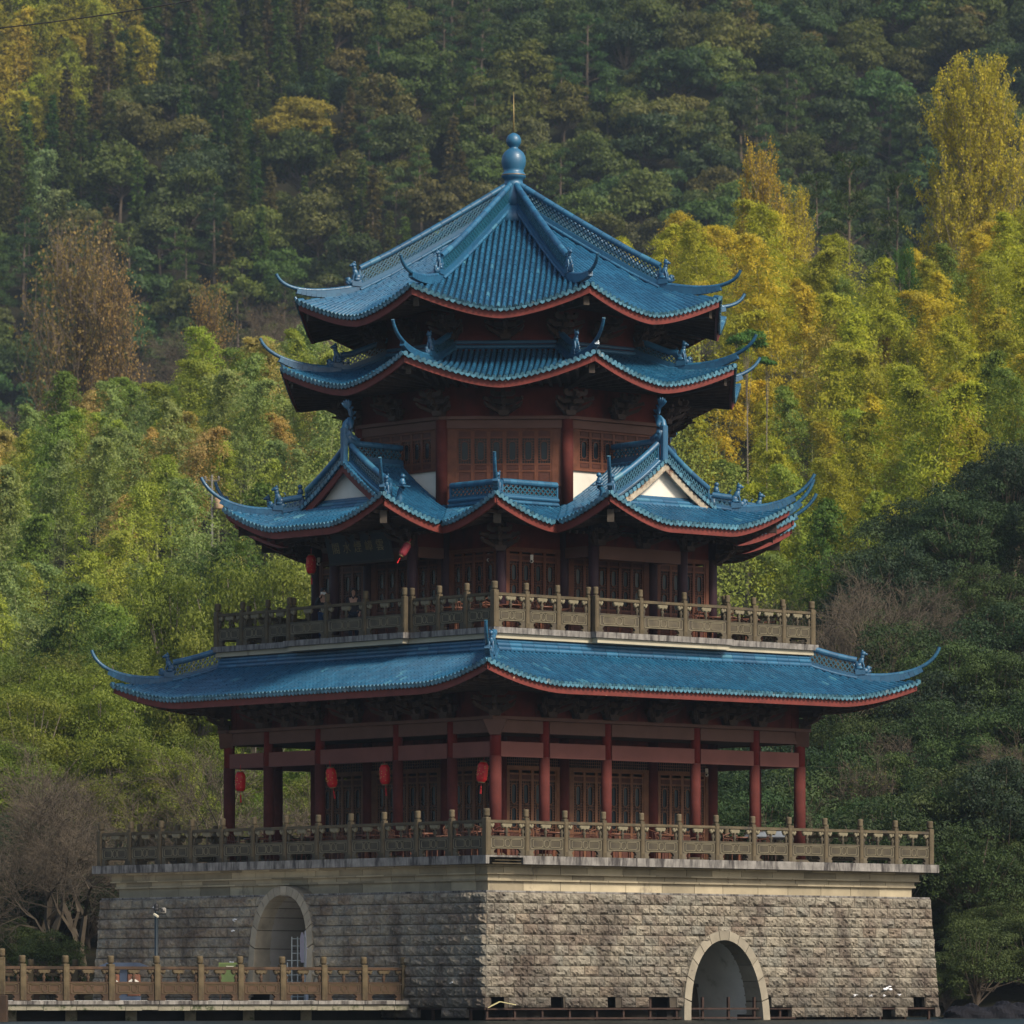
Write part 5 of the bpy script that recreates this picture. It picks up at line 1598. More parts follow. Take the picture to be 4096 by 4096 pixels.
# ================================================================== LAND, WATER, LIGHT
def interp(xs, ys, x): return np.interp(x, xs, ys)
UK = [-400, 0, 300, 500, 966, 1300, 1500, 1700, 1932, 2300]
VA = [1560, 1560, 1590, 1610, 1610, 1560, 1440, 1250, 1090, 1000]     # crest of the near bank
VC = [1080, 1030, 960, 890, 800, 660, 720, 830, 650, 600]               # crest of the near hill
def ground(X, Y):
    X = np.asarray(X, float); Y = np.asarray(Y, float)
    u = 966 + FPX * X / np.maximum(Y, 60)
    va = interp(UK, VA, u); vc = interp(UK, VC, u)
    def zz(v, y): return CH + (HOR - v) * y / FPX
    kY = [0, 186, 192, 242, 262, 352, 385, 430, 640, 735, 770, 820]
    kz = [np.full_like(u, -1.2), np.full_like(u, -1.2), np.full_like(u, .35), zz(va, 242), zz(va - 25, 262), zz(vc, 352), zz(vc + 6, 385), zz(vc - 110, 430),
          zz(vc - 110, 640), zz(-60, 735) + 0 * u, zz(-330, 770) + 0 * u, zz(-330, 770) + 0 * u]
    z = np.zeros_like(u)
    for i in range(len(kY) - 1):
        m = (Y >= kY[i]) & (Y < kY[i + 1]); t = (Y - kY[i]) / (kY[i + 1] - kY[i])
        t2 = t
        z = np.where(m, kz[i] * (1 - t2) + kz[i + 1] * t2, z)
    z = np.where(Y >= kY[-1], kz[-1], z)
    z = z + np.where(Y > 200, 1, 0) * (np.sin(X * .11 + Y * .05) * .5 + np.sin(X * .043 - Y * .09) * .8) * np.clip((Y - 200) / 60, 0, 1)
    return z

gx = np.concatenate([np.linspace(-150, -40, 40), np.linspace(-39, 39, 100), np.linspace(40, 150, 40)])
gy = np.concatenate([[-60, 100, 150], np.linspace(184, 300, 70), np.linspace(302, 820, 130), [900, 1200]])
GX, GY = np.meshgrid(gx, gy)
GXs = GX * np.clip(GY / 200, .8, 6)
GZ = ground(GXs, GY)
nx, ny = len(gx), len(gy)
vv = np.stack([GXs, GY, GZ], -1).reshape(-1, 3)
ii = np.arange(nx * ny).reshape(ny, nx)
ff = np.stack([ii[:-1, :-1], ii[:-1, 1:], ii[1:, 1:], ii[1:, :-1]], -1).reshape(-1, 4)
me = bpy.data.meshes.new('ground'); me.from_pydata(vv.tolist(), [], ff.tolist())
me.polygons.foreach_set('use_smooth', [True] * len(me.polygons))
m, nt, out = nodes('forest_floor')
n1 = noise(nt, .35, 8, .65); n2 = noise(nt, 3.0, 8, .7)
col = mix(nt, n2, ramp(nt, n1, [(.35, (.020, .024, .012)), (.55, (.040, .030, .018)), (.7, (.030, .040, .014))]), (.012, .014, .008))
finish(nt, out, col, .95, .1, noise(nt, 1.5, 8, .7), .6)
me.materials.append(m)
tag(link('ground', me), kind='structure')
# far ground beyond the ridge so the land reaches the horizon
mb = MB(); mb.add([(-3000, 1190, 118), (3000, 1190, 118), (3000, 4000, 118), (-3000, 4000, 118)], [(0, 1, 2, 3)]); tag(mb.obj('hills', m), kind='structure')

m, nt, out = nodes('lake_water')
b = finish(nt, out, (.004, .009, .008), .35, .15, noise(nt, 1.6, 6, .6, (1, 3.0, 1)), .02, bstr=.4)
mb = MB(); mb.add([(-400, -200, 0), (400, -200, 0), (400, 196, 0), (-400, 196, 0)], [(0, 1, 2, 3)]); tag(mb.obj('water', m), kind='structure')

# camera
cam = bpy.data.cameras.new('camera'); co = bpy.data.objects.new('camera', cam); C.objects.link(co)
co.location = (0, 0, CH); co.rotation_euler = (pi / 2, 0, 0)
cam.sensor_width = 36; cam.lens = 36 * FPX / 1932; cam.shift_y = (HOR - 966) / 1932
cam.dof.use_dof = True; cam.dof.focus_distance = 165; cam.dof.aperture_fstop = 3.0
cam.clip_start = 1; cam.clip_end = 6000
scene.camera = co
# daylight
EL, AZ = 41.0, 46.0     # elevation; azimuth to the right of the line from the tower back to the camera
sd = Vector((sin(radians(AZ)) * cos(radians(EL)), -cos(radians(AZ)) * cos(radians(EL)), sin(radians(EL))))
sun = bpy.data.lights.new('sun', 'SUN'); sun.energy = 3.0; sun.angle = radians(11); sun.color = (1.0, .90, .74)
so = bpy.data.objects.new('sun', sun); C.objects.link(so); so.rotation_euler = sd.to_track_quat('Z', 'Y').to_euler()
w = bpy.data.worlds.new('World'); scene.world = w; w.use_nodes = True
nt = w.node_tree; bg = nt.nodes['Background']
sk = nt.nodes.new('ShaderNodeTexSky'); sk.sky_type = 'NISHITA'; sk.sun_disc = False
sk.sun_elevation = radians(EL); sk.sun_rotation = atan2(sd.x, sd.y)
sk.air_density = 1.2; sk.dust_density = 2.5
nt.links.new(sk.outputs[0], bg.inputs[0]); bg.inputs[1].default_value = .085
scene.view_settings.view_transform = 'Standard'; scene.view_settings.look = 'None'; scene.view_settings.exposure = .76; scene.view_settings.gamma = 1
scene.cycles.max_bounces = 6; scene.cycles.diffuse_bounces = 3; scene.cycles.glossy_bounces = 3; scene.cycles.transmission_bounces = 4; scene.cycles.transparent_max_bounces = 4
scene.cycles.volume_bounces = 0
# ================================================================== TREES
def nrm_(a): return a / np.maximum(np.linalg.norm(a, axis=1, keepdims=True), 1e-6)
def leafquads(c, d, L, Wd, nvec=None, kite=.45):
    """leaf quads at centres c, pointing along d, L long and Wd wide"""
    n = len(c); d = nrm_(d)
    if nvec is None: nvec = NR.normal(size=(n, 3))
    s = nrm_(np.cross(d, nvec)); L = np.asarray(L).reshape(-1, 1) if hasattr(L, '__len__') else L
    Wd = np.asarray(Wd).reshape(-1, 1) if hasattr(Wd, '__len__') else Wd
    v = np.stack([c - d * L * .5, c - d * L * (.5 - kite) + s * Wd * .5, c + d * L * .5, c - d * L * (.5 - kite) - s * Wd * .5], 1)
    return v.reshape(-1, 3)


class TM:
    def __init__(s): s.V = []; s.n = 0; s.F = []; s.Mi = []; s.T = []; s.S = []
    def quads(s, v, mat, tint):
        k = len(v) // 4
        s.F.append(np.arange(k * 4).reshape(k, 4) + s.n); s.V.append(v); s.n += len(v)
        s.Mi.append(np.full(k, mat)); s.T.append(np.broadcast_to(tint, (k,)).astype(float)); s.S.append(np.zeros(k, bool))
    def segs(s, A, B, ra, rb, mat, sides=4):
        """many tapered prisms at once"""
        A = np.asarray(A, float); B = np.asarray(B, float); ra = np.asarray(ra, float).reshape(-1, 1); rb = np.asarray(rb, float).reshape(-1, 1)
        d = nrm_(B - A); h = np.where(np.abs(d[:, 2:3]) > .9, np.array([[1., 0, 0]]), np.array([[0, 0, 1.]]))
        a = nrm_(np.cross(d, h)); b = np.cross(a, d); out = []
        ang = [2 * pi * k / sides for k in range(sides)]
        for k in range(sides):
            c0, s0 = cos(ang[k]), sin(ang[k]); c1, s1 = cos(ang[(k + 1) % sides]), sin(ang[(k + 1) % sides])
            out.append(np.stack([A + (a * c0 + b * s0) * ra, A + (a * c1 + b * s1) * ra, B + (a * c1 + b * s1) * rb, B + (a * c0 + b * s0) * rb], 1))
        v = np.concatenate(out, 0).reshape(-1, 3)
        s.quads(v, mat, NR.random(len(v) // 4))
    def path(s, P, R_, mat, sides=7):
        P = np.asarray(P, float); R_ = np.asarray(R_, float); s.segs(P[:-1], P[1:], R_[:-1], R_[1:], mat, sides)
    def mesh(s, name, mats):
        V = np.concatenate(s.V); F = np.concatenate(s.F); me = bpy.data.meshes.new(name)
        nF = len(F); me.vertices.add(len(V)); me.vertices.foreach_set('co', V.astype(np.float32).ravel())
        me.loops.add(nF * 4); me.loops.foreach_set('vertex_index', F.ravel().astype(np.int32))
        me.polygons.add(nF); me.polygons.foreach_set('loop_start', (np.arange(nF) * 4).astype(np.int32))
        for m in mats: me.materials.append(m)
        me.polygons.foreach_set('material_index', np.concatenate(s.Mi).astype(np.int32))
        a = me.attributes.new('tint', 'FLOAT', 'FACE'); a.data.foreach_set('value', np.concatenate(s.T).astype(np.float32))
        me.update(calc_edges=True); return me


LEAF = leaf_mat('leaf', .42); LEAFDARK = leaf_mat('glossy_leaf', .18, .62)
BARK = simple('bark', (.10, .075, .055), .9, .3, 4); BARKG = simple('pale_bark', (.20, .165, .13), .9, .25, 4); BARKP = simple('twig_bark', (.085, .066, .046), .9, .25, 2)
CULM = simple('bamboo_culm', (.27, .27, .13), .5, .2, 2)


def tintr(n, lo=.0, hi=1.0): return NR.uniform(lo, hi, n)


def bamboo(H, lean, seed, width=1.0, nn=78, nl=80, joined=False, start=.26, ls=(.13, .24)):
    """one arching culm with a soft, nodding, feathery crown"""
    az = seed * 1.7
    def axis(t):
        x = lean * t ** 2.8; z = H * (t - .085 * t ** 6 * abs(lean))
        return np.stack([x * cos(az), x * sin(az), z], -1)
    tr = TM(); t = np.linspace(0, 1, 15); tr.path(axis(t), .055 * (1 - .85 * t), 0, 5)
    cr = TM(); C_, D_, L_, T_, bA, bB = [], [], [], [], [], []
    for i in range(nn):
        q = ((i + NR.random()) / nn) ** .85; o = axis(np.array([start + (1 - start) * q]))[0]
        prof = max(.10, sin(pi * min(1, .16 + .80 * q)) ** .75) * (1 + .18 * sin(q * 17 + seed))
        a = i * 2.4 + NR.uniform(-.6, .6); Lb = width * 1.25 * prof * NR.uniform(.6, 1.12)
        d = np.array([cos(a), sin(a), NR.uniform(.15, .75)]); d /= np.linalg.norm(d)
        bA.append(o); bB.append(o + d * Lb * .8)
        n = int(nl * (.5 + .7 * prof)); s = .08 + .92 * NR.random(n) ** .65
        c = o + d * (Lb * s)[:, None] + np.array([0, 0, -1]) * (Lb * .55 * s ** 2.2)[:, None] + NR.normal(size=(n, 3)) * np.array([.15, .15, .12]) * (.35 + .65 * Lb)
        C_.append(c); D_.append(d * .7 + np.array([0, 0, -.7]) + NR.normal(size=(n, 3)) * .45); L_.append(NR.uniform(*ls, n)); T_.append(np.clip(NR.uniform(.1, .8, n) + NR.uniform(-.18, .22), 0, 1))
    c = np.concatenate(C_); d = np.concatenate(D_); L = np.concatenate(L_)
    ax_ = axis(np.clip(c[:, 2] / H, 0, 1)); outw = c - ax_; outw[:, 2] = 0
    v = leafquads(c, d, L, L * .36, np.array([0, 0, .8]) + nrm_(outw) * .7 + NR.normal(size=c.shape) * .35)
    (tr if joined else cr).quads(v, 1 if joined else 0, np.concatenate(T_))
    tr.segs(bA, bB, np.full(len(bA), .009), np.full(len(bA), .004), 0, 3)
    if joined: return tr.mesh('bamboo', [CULM, LEAF])
    return tr.mesh('trunk', [CULM]), cr.mesh('crown', [LEAF])


def fir(H, R0, seed, dens=1.0):
    T = TM(); T.path([(0, 0, 0), (0, 0, H)], [.13, .02], 0, 5); C_, D_, L_ = [], [], []
    tiers = int(30 * dens)
    for i in range(tiers):
        q = (i + NR.uniform(-.3, .3)) / tiers; q = min(max(q, 0), 1); z = H * (.12 + .86 * q)
        for b in range(7):
            a = NR.uniform(0, 2 * pi); Lb = R0 * ((1 - q) ** .75 + .10) * NR.uniform(.6, 1.15)
            k = 12; s = NR.random(k) ** .6; d = np.array([cos(a), sin(a), .12])
            c = np.array([0, 0, z]) + d * (Lb * s)[:, None] + np.array([0, 0, -1]) * (Lb * .35 * s ** 2)[:, None] + NR.normal(size=(k, 3)) * .06
            C_.append(c); D_.append(d * .9 + np.array([0, 0, -.25]) + NR.normal(size=(k, 3)) * .45); L_.append(NR.uniform(.28, .5, k))
    c = np.concatenate(C_); L = np.concatenate(L_)
    T.quads(leafquads(c, np.concatenate(D_), L, L * .42), 1, tintr(len(L)))
    return T.mesh('conifer', [BARK, LEAF])


def lobes(nl, rx, rz, cz, flat=.0):
    """clump centres spread over an uneven dome"""
    out = []
    while len(out) < nl:
        v = NR.normal(size=3); v /= np.linalg.norm(v)
        if v[2] < -.25 + flat: continue
        r = NR.uniform(.55, .95) if NR.random() > .2 else NR.uniform(.15, .6)
        out.append(np.array([v[0] * rx * r, v[1] * rx * r, cz + v[2] * rz * r]))
    return out


def broad(H, rx, rz, nl, per, lsz, seed, joined=True, mat=None, lob=(.32, .48), asp=.55, bark=None, trunk_r=.16):
    mat = mat or LEAF; bark = bark or BARK
    tr = TM(); cr = tr if joined else TM(); cz = H - rz * .95
    top = np.array([NR.uniform(-.2, .2), NR.uniform(-.2, .2), cz - rz * .2])
    tr.path([(0, 0, -.3), (top[0] * .4, top[1] * .3, top[2] * .5), tuple(top)], [trunk_r, trunk_r * .75, trunk_r * .5], 0, 6)
    Ls = lobes(nl, rx, rz, cz); bA, bB, br = [], [], []
    for l in Ls:
        m = top * .5 + l * .5 + np.array([0, 0, -.25 * rz]) * NR.random(); bA += [top * NR.uniform(.7, 1.0), m]; bB += [m, l]; br += [trunk_r * .35, trunk_r * .18]
        R_ = rx * NR.uniform(*lob); n = int(per * NR.uniform(.7, 1.3))
        v = NR.normal(size=(n, 3)); v = nrm_(v); v[:, 2] = np.where(v[:, 2] < -.35, -v[:, 2] * .6, v[:, 2]); rr = R_ * NR.uniform(.55, 1.08, n) ** .6
        c = l + v * rr[:, None] * np.array([1, 1, .72])
        nv = v + NR.normal(size=(n, 3)) * .45; d = np.cross(nv, NR.normal(size=(n, 3))) + np.array([0, 0, -.15])
        L = NR.uniform(.7, 1.3, n) * lsz
        cr.quads(leafquads(c, d, L, L * asp, nv), 1 if joined else 0, np.clip(tintr(n) * .8 + NR.uniform(-.1, .25), 0, 1))
    tr.segs(bA, bB, br, np.array(br) * .6, 0, 4)
    if joined: return tr.mesh('broadleaf_tree', [bark, mat])
    return tr.mesh('trunk', [bark]), cr.mesh('crown', [mat])


def pine(H, rx, seed, joined=True, BARKG=BARK):
    tr = TM(); cr = tr if joined else TM()
    x = NR.uniform(-.4, .4); tr.path([(0, 0, 0), (x * .4, 0, H * .5), (x, 0, H * .97)], [.17, .12, .04], 0, 6); C_, D_, L_ = [], [], []
    bA, bB = [], []
    for i in range(20):
        q = i / 19; z = H * (.28 + .69 * q); r = rx * (1.0 - .75 * q ** 1.4) * NR.uniform(.5, 1.05); a = i * 2.4 + NR.uniform(-.4, .4)
        l = np.array([x * (z / H) + cos(a) * r, sin(a) * r, z + NR.uniform(-.1, .5)]); bA.append((x * z / H, 0, z - .3)); bB.append(tuple(l))
        n = 150; v = nrm_(NR.normal(size=(n, 3))); c = l + v * np.array([.85, .85, .38]) * NR.uniform(.3, 1.0, (n, 1)) * (.6 + .4 * (1 - q)) * rx * .5
        C_.append(c); D_.append(v * .7 + np.array([0, 0, .5]) + NR.normal(size=(n, 3)) * .4); L_.append(NR.uniform(.22, .4, n))
    tr.segs(bA, bB, np.full(20, .05), np.full(20, .02), 0, 4); L = np.concatenate(L_)
    cr.quads(leafquads(np.concatenate(C_), np.concatenate(D_), L, L * .3), 1 if joined else 0, tintr(len(L)))
    if joined: return tr.mesh('pine_tree', [BARK, LEAF])
    return tr.mesh('trunk', [BARKG]), cr.mesh('crown', [LEAF])


def bare(H, spread, levels=6, kids=3, up=.35, bark=None, buds=0, budsz=.12, r0=.11, upright=False, twist=.42, seedlen=.42):
    bark = bark or BARKP; tr = TM(); A, B, RA, RB, tips = [], [], [], [], []
    def grow(p, d, L, r, lev):
        n = 3; q = p.copy(); dd = d.copy()
        for j in range(n):
            dd = dd + NR.normal(size=3) * twist * .38; dd[2] += .05 if upright else .0; dd /= np.linalg.norm(dd)
            e = q + dd * L / n; r1 = r * (1 - .13 * (j + 1)); A.append(q.copy()); B.append(e.copy()); RA.append(r * (1 - .13 * j)); RB.append(r1)
            if lev > 0 and (j > 0 or lev < levels - 1):
                for k in range(kids if j == n - 1 else max(1, kids - 1)):
                    v = NR.normal(size=3); v -= dd * v.dot(dd); v /= np.linalg.norm(v)
                    ang = NR.uniform(.35, .8) * (.6 if upright else 1.0)
                    nd = dd * cos(ang) + v * sin(ang) * spread; nd[2] += up * .35; nd /= np.linalg.norm(nd)
                    if NR.random() < .8: grow(e, nd, L * NR.uniform(.55, .82), max(.006, r1 * .58), lev - 1)
            q = e
        if lev <= 1: tips.append((p.copy(), q.copy()))
    grow(np.zeros(3), np.array([0., 0, 1]), H * seedlen, r0, levels)
    A_, B_ = np.array(A), np.array(B); mx = B_[:, 2].max(); s = H / mx; A_ *= s; B_ *= s
    tr.segs(A_, B_, np.maximum(RA, .0055), np.maximum(RB, .004), 0, 3)
    if not buds: return tr.mesh('trunk', [bark]), None
    cr = TM(); tp = np.array([t[0] for t in tips]) * s; tq = np.array([t[1] for t in tips]) * s
    idx = NR.integers(0, len(tp), buds); f = NR.random((buds, 1)); c = tp[idx] * (1 - f) + tq[idx] * f + NR.normal(size=(buds, 3)) * .05
    L = NR.uniform(.6, 1.4, buds) * budsz
    cr.quads(leafquads(c, NR.normal(size=(buds, 3)) + np.array([0, 0, .5]), L, L * .6), 0, tintr(buds))
    return tr.mesh('trunk', [bark]), cr.mesh('crown', [LEAF])


def poplar(H, rx, nb, per, seed, sz=.13, br=.022, bark=None):
    """flame shaped crown of steep branches with buds in streaks"""
    tr = TM(); tr.path([(0, 0, 0), (.1, 0, H * .4), (0, .1, H * .75), (0, 0, H * .97)], [.2, .14, .07, .02], 0, 6)
    A, B, C_, D_, L_, T_ = [], [], [], [], [], []
    for i in range(nb):
        q = (i + .5) / nb; z0 = H * (.08 + .72 * q); a = i * 2.4 + NR.uniform(-.5, .5)
        zt = min(H * 1.0, z0 + H * NR.uniform(.16, .30)); e = 1 - abs((zt / H - .50) / .56) ** 2.2
        r = rx * max(.08, e) ** .5 * NR.uniform(.5, 1.0)
        p = np.array([0, 0, z0]); m = np.array([cos(a) * r * .7, sin(a) * r * .7, z0 + (zt - z0) * .42]); t = np.array([cos(a) * r, sin(a) * r, zt])
        A += [p, m]; B += [m, t]
        for k in range(5):
            f = NR.uniform(.2, 1); s0 = m * (1 - f) + t * f if NR.random() < .6 else p * (1 - f) + m * f
            s1 = s0 + np.array([NR.normal() * .35, NR.normal() * .35, NR.uniform(.6, 1.5)]); A.append(s0); B.append(s1)
            n = per; g = NR.random((n, 1)); C_.append(s0 * (1 - g) + s1 * g + NR.normal(size=(n, 3)) * np.array([.13, .13, .10])); T_.append(np.clip(NR.uniform(.1, .9, n) + NR.uniform(-.2, .2), 0, 1))
    A, B = np.array(A), np.array(B); tr.segs(A, B, np.full(len(A), br), np.full(len(A), br * .4), 0, 3)
    c = np.concatenate(C_); n = len(c); L = NR.uniform(.7, 1.4, n) * sz; cr = TM()
    cr.quads(leafquads(c, NR.normal(size=(n, 3)) * .6 + np.array([0, 0, .8]), L, L * .6), 0, np.concatenate(T_))
    return tr.mesh('trunk', [bark or BARKG]), cr.mesh('crown', [LEAF])


# prototypes
P_bam = [bamboo(10.2 + (i % 3) * .9, 1.1 + .5 * (i % 4), i, 1.12 + .15 * (i % 3)) for i in range(8)]
P_bamfar = [bamboo(10, 1.0 + .5 * i, i + 9, 1.8, 50, 40, True, .2, (.25, .42)) for i in range(4)]
P_fir = [fir(9 + i * .5, 1.35 + .1 * (i % 3), i) for i in range(6)]
P_broad = [broad(7.6, 2.9 + .25 * (i % 3), 3.5, 30 + 2 * i, 135, .36, i, lob=(.28, .42)) for i in range(8)]
P_pinefar = [pine(10, 2.4, i) for i in range(4)]
P_near = [broad(8.5, 2.7, 3.3, 58, 330, .135, i, False, LEAFDARK, (.22, .34), .42) for i in range(5)]
P_camph = [broad(8.0, 2.6, 3.3, 50, 300, .13, i, False, LEAF, (.25, .38), .5, BARKG) for i in range(3)]
P_bare = [bare(8.5, 1.25, 5, 3, .10, r0=.20, buds=260 if i % 2 else 0, budsz=.13) for i in range(5)]
P_bareup = [poplar(9, 2.5, 190, 9, 3, .12, .012, BARK), poplar(9, 1.8, 110, 10, 4, .12, .012, BARK)]
P_poplar = poplar(20, 5.2, 330, 38, 1, .17)
P_poplar2 = poplar(14, 2.6, 120, 26, 2, .16)
P_shrub = [bare(4.5, 1.2, 5, 4, .3, BARKP, 500, .10, .05, False, .6) for i in range(3)]


def plant(proto, name, p, s, color, label, cat, group, rot=None, sz=None):
    rot = RND.uniform(0, 6.28) if rot is None else rot
    if isinstance(proto, tuple):
        t = thing(name, label, cat, p, rot, group); t.scale = (s, s, sz or s)
        link('trunk', proto[0], t)
        if proto[1]: o = link('crown', proto[1], t); o.color = (*color, 1)
        return t
    o = link(name, proto, None, p, rot); o.scale = (s, s, sz or s); o.color = (*color, 1)
    return tag(o, label, cat, group)


def jit(c, a=.18):
    k = 1 + RND.uniform(-a, a); return tuple(max(0, x * k * (1 + RND.uniform(-a, a) * .4)) for x in c)


def hidden(u, v):
    """columns wholly behind the pagoda"""
    if 400 < v < 640: return abs(u - 960) < 60 + (v - 400) * .85
    if 640 <= v < 900: return 620 < u < 1310
    if 900 <= v < 1250: return 480 < u < 1440
    if 1250 <= v < 1350: return 380 < u < 1560
    return False


# ---- far hill
def kind_far(u, v):
    r = RND.random()
    if u < 300 and -20 < v < 260 and r < .9 - max(0, (u - 150) / 200) : return 'bam'
    if u < 110 and 300 < v < 470: return 'bampale' if r < .6 else 'fir'
    if v > 430 and u < 620: return 'broadlight' if r < .55 else ('pine' if r < .8 else 'fir')
    if u < 690 - (v - 250) * .3: return 'fir' if r < .88 else 'broad'
    if u < 900: return 'fir' if r < .35 else ('broad' if r < .85 else 'pine')
    if v > 330: return 'broadlight' if r < .5 else ('pine' if r < .75 else 'broad')
    return 'broad' if r < .74 else ('pine' if r < .86 else 'broadlight')


PAL = {'fir': [(.045, .088, .016), (.064, .100, .018), (.070, .086, .020), (.090, .074, .026)],
       'broad': [(.050, .078, .020), (.070, .092, .022), (.098, .108, .022), (.040, .066, .024), (.115, .105, .03)],
       'broadlight': [(.070, .110, .028), (.095, .125, .028), (.10, .11, .035), (.055, .10, .034)],
       'pine': [(.050, .100, .034), (.065, .110, .034), (.070, .095, .034)],
       'bam': [(.27, .27, .026), (.22, .24, .03), (.32, .27, .03)], 'bampale': [(.20, .26, .11), (.2, .26, .11)]}
WORD = {'fir': ('conifer', 'conifer', 'slender dark conifer'), 'broad': ('broadleaf_tree', 'tree', 'dark round crowned tree'), 'broadlight': ('broadleaf_tree', 'tree', 'lighter green rounded tree'),
        'pine': ('pine_tree', 'pine', 'soft green pine'), 'bam': ('bamboo', 'bamboo', 'yellow green feathery bamboo'), 'bampale': ('bamboo', 'bamboo', 'pale green bamboo')}
def where(u, v):
    h = 'far left' if u < 420 else ('left of the roof' if u < 800 else ('behind the roof top' if u < 1180 else ('right of the roof' if u < 1550 else 'far right')))
    b = 'high on' if v < 230 else ('midway up' if v < 470 else 'low on')
    return b, h
WH = {'far left': 'well left of the pagoda', 'left of the roof': 'just left of the roof', 'behind the roof top': 'directly behind the finial', 'right of the roof': 'just right of the roof', 'far right': 'well right of the pagoda'}
cnt = {}; REST = []
Y = 645.0
row = 0
while Y < 745:
    row += 1; X = -96 + (row % 2) * 1.4
    while X < 96:
        x = X + RND.uniform(-.8, .8); y = Y + RND.uniform(-1.4, 1.4); z = float(ground(x, y))
        u = 966 + FPX * x / y; v = HOR - (z + 5.5 - CH) * FPX / y
        X += 3.2
        if v - 80 > float(interp(UK, VC, u)) - 270 and -100 < u < 2030: continue
        if u < -45 or u > 1980 or v < -95 or hidden(u, v):
            REST.append((x, y, z, 1.3, 0)); continue
        if 495 < u < 630 and 200 < v < 325: continue
        k = kind_far(u, v)
        if k.startswith('broad') or k == 'pine':
            X += 3.0 if k != 'pine' else 1.6
        s = RND.uniform(.95, 1.4); c = jit(RND.choice(PAL[k]), .24)
        if k == 'broad': s = RND.uniform(.7, 1.55); X += max(0, s - 1.1) * 3.5
        pr = {'fir': P_fir, 'broad': P_broad, 'broadlight': P_broad, 'pine': P_pinefar, 'bam': P_bamfar, 'bampale': P_bamfar}[k]
        nm, cat, wd = WORD[k]; b, h = where(u, v)
        cnt[k] = cnt.get(k, 0) + 1
        sz = s * (1.0 if k != 'broad' else RND.uniform(.9, 1.25))
        lab = '%s %s the distant hillside %s' % (wd, b, WH[h])
        plant(RND.choice(pr), nm, (x, y, z - .4), s, c, lab, cat, lab + ' group')
    Y += 4.6
def plant_top(proto, H, name, u, vt, y, s, color, label, cat, group=None):
    """tree at picture column u and distance y, standing on the ground, its top seen at height vt"""
    p = W(u, y); g = float(ground(p.x, p.y)) - .3
    return plant(proto, name, (p.x, p.y, g), s, color, label, cat, group, None, (ZV(vt, y) - g) / H)


# specimen: golden domed tree on the far hill
def at(u, v, Y): return W(u, Y, ZV(v, Y))
GOLD = broad(11, 4.3, 4.6, 64, 220, .33, 77, lob=(.24, .36))
plant_top(GOLD, 11, 'broadleaf_tree', 563, 188, 686, 1.15, (.24, .20, .03), 'large golden olive domed tree standing out among dark conifers left of the roof', 'tree')
BIGD = broad(12, 3.9, 4.4, 46, 190, .36, 5)
for (u, vt, y, s, c, lab) in ((1478, 60, 693, 1.25, (.045, .065, .02), 'tall dark pointed evergreen standing out high on the hill right of the finial'), (372, 270, 677, 1.05, (.06, .09, .04), 'blue green tall broad tree with its bare lower trunk left of the roof')):
    plant_top(BIGD, 12, 'broadleaf_tree', u, vt, y, s, c, lab, 'tree')

# ---- near hill: bamboo
BP = {'lime': (.325, .325, .030), 'yg': (.265, .31, .048), 'olive': (.15, .215, .040), 'pale': (.22, .28, .095), 'tan': (.38, .30, .10), 'orange': (.38, .29, .08), 'deep': (.085, .14, .028), 'gold': (.43, .35, .032)}
BW = {'lime': 'lime yellow', 'yg': 'yellow green', 'olive': 'olive green', 'pale': 'pale green', 'tan': 'tan leaved', 'orange': 'orange brown', 'deep': 'deep green', 'gold': 'golden yellow'}
def kind_near(u, v):
    r = RND.random()
    def pick(*t):
        for k, p in t:
            if r < p: return k
    if u < 1000:
        if v < 980: return pick(('tan', .25), ('orange', .31), ('pale', .50), ('yg', .84), ('olive', 1.1))
        if v < 1200: return pick(('pale', .38), ('tan', .50), ('yg', .78), ('olive', .94), ('deep', 1.1))
        return pick(('olive', .30), ('yg', .55), ('pale', .72), ('deep', .92), ('tan', 1.1))
    if v < 640: return pick(('gold', .36), ('orange', .42), ('lime', .88), ('olive', 1.1))
    if v < 860: return pick(('gold', .28), ('lime', .84), ('olive', .92), ('orange', 1.1))
    return pick(('lime', .55), ('yg', .72), ('olive', .9), ('deep', 1.1))
Y = 262.0; row = 0
while Y < 372:
    row += 1; X = -52 + (row % 2) * 1.1
    while X < 52:
        x = X + RND.uniform(-.9, .9); y = Y + RND.uniform(-1.3, 1.3); z = float(ground(x, y)); X += 2.6
        u = 966 + FPX * x / y; v = HOR - (z + 6.5 - CH) * FPX / y
        if u < -70 or u > 2010 or hidden(u, v):
            REST.append((x, y, z, 1.15, 1)); continue
        if 250 < u < 1600 and v > 1360: continue
        if u > 1000:
            if v > 1080 + max(0, 1500 - u) * .3 and u > 1330: continue
        if RND.random() < .08: continue
        k = kind_near(u, v); s = RND.uniform(.72, 1.12)
        lab = '%s bamboo plume on the %s slope %s of the pagoda' % (BW[k], 'upper' if v < 850 else ('middle' if v < 1150 else 'lower'), 'left' if u < 966 else 'right')
        cnt['bn'] = cnt.get('bn', 0) + 1
        plant(RND.choice(P_bam), 'bamboo', (x, y, z - .3), s, jit(BP[k], .15), lab, 'bamboo', lab + ' group')
    Y += 6.4

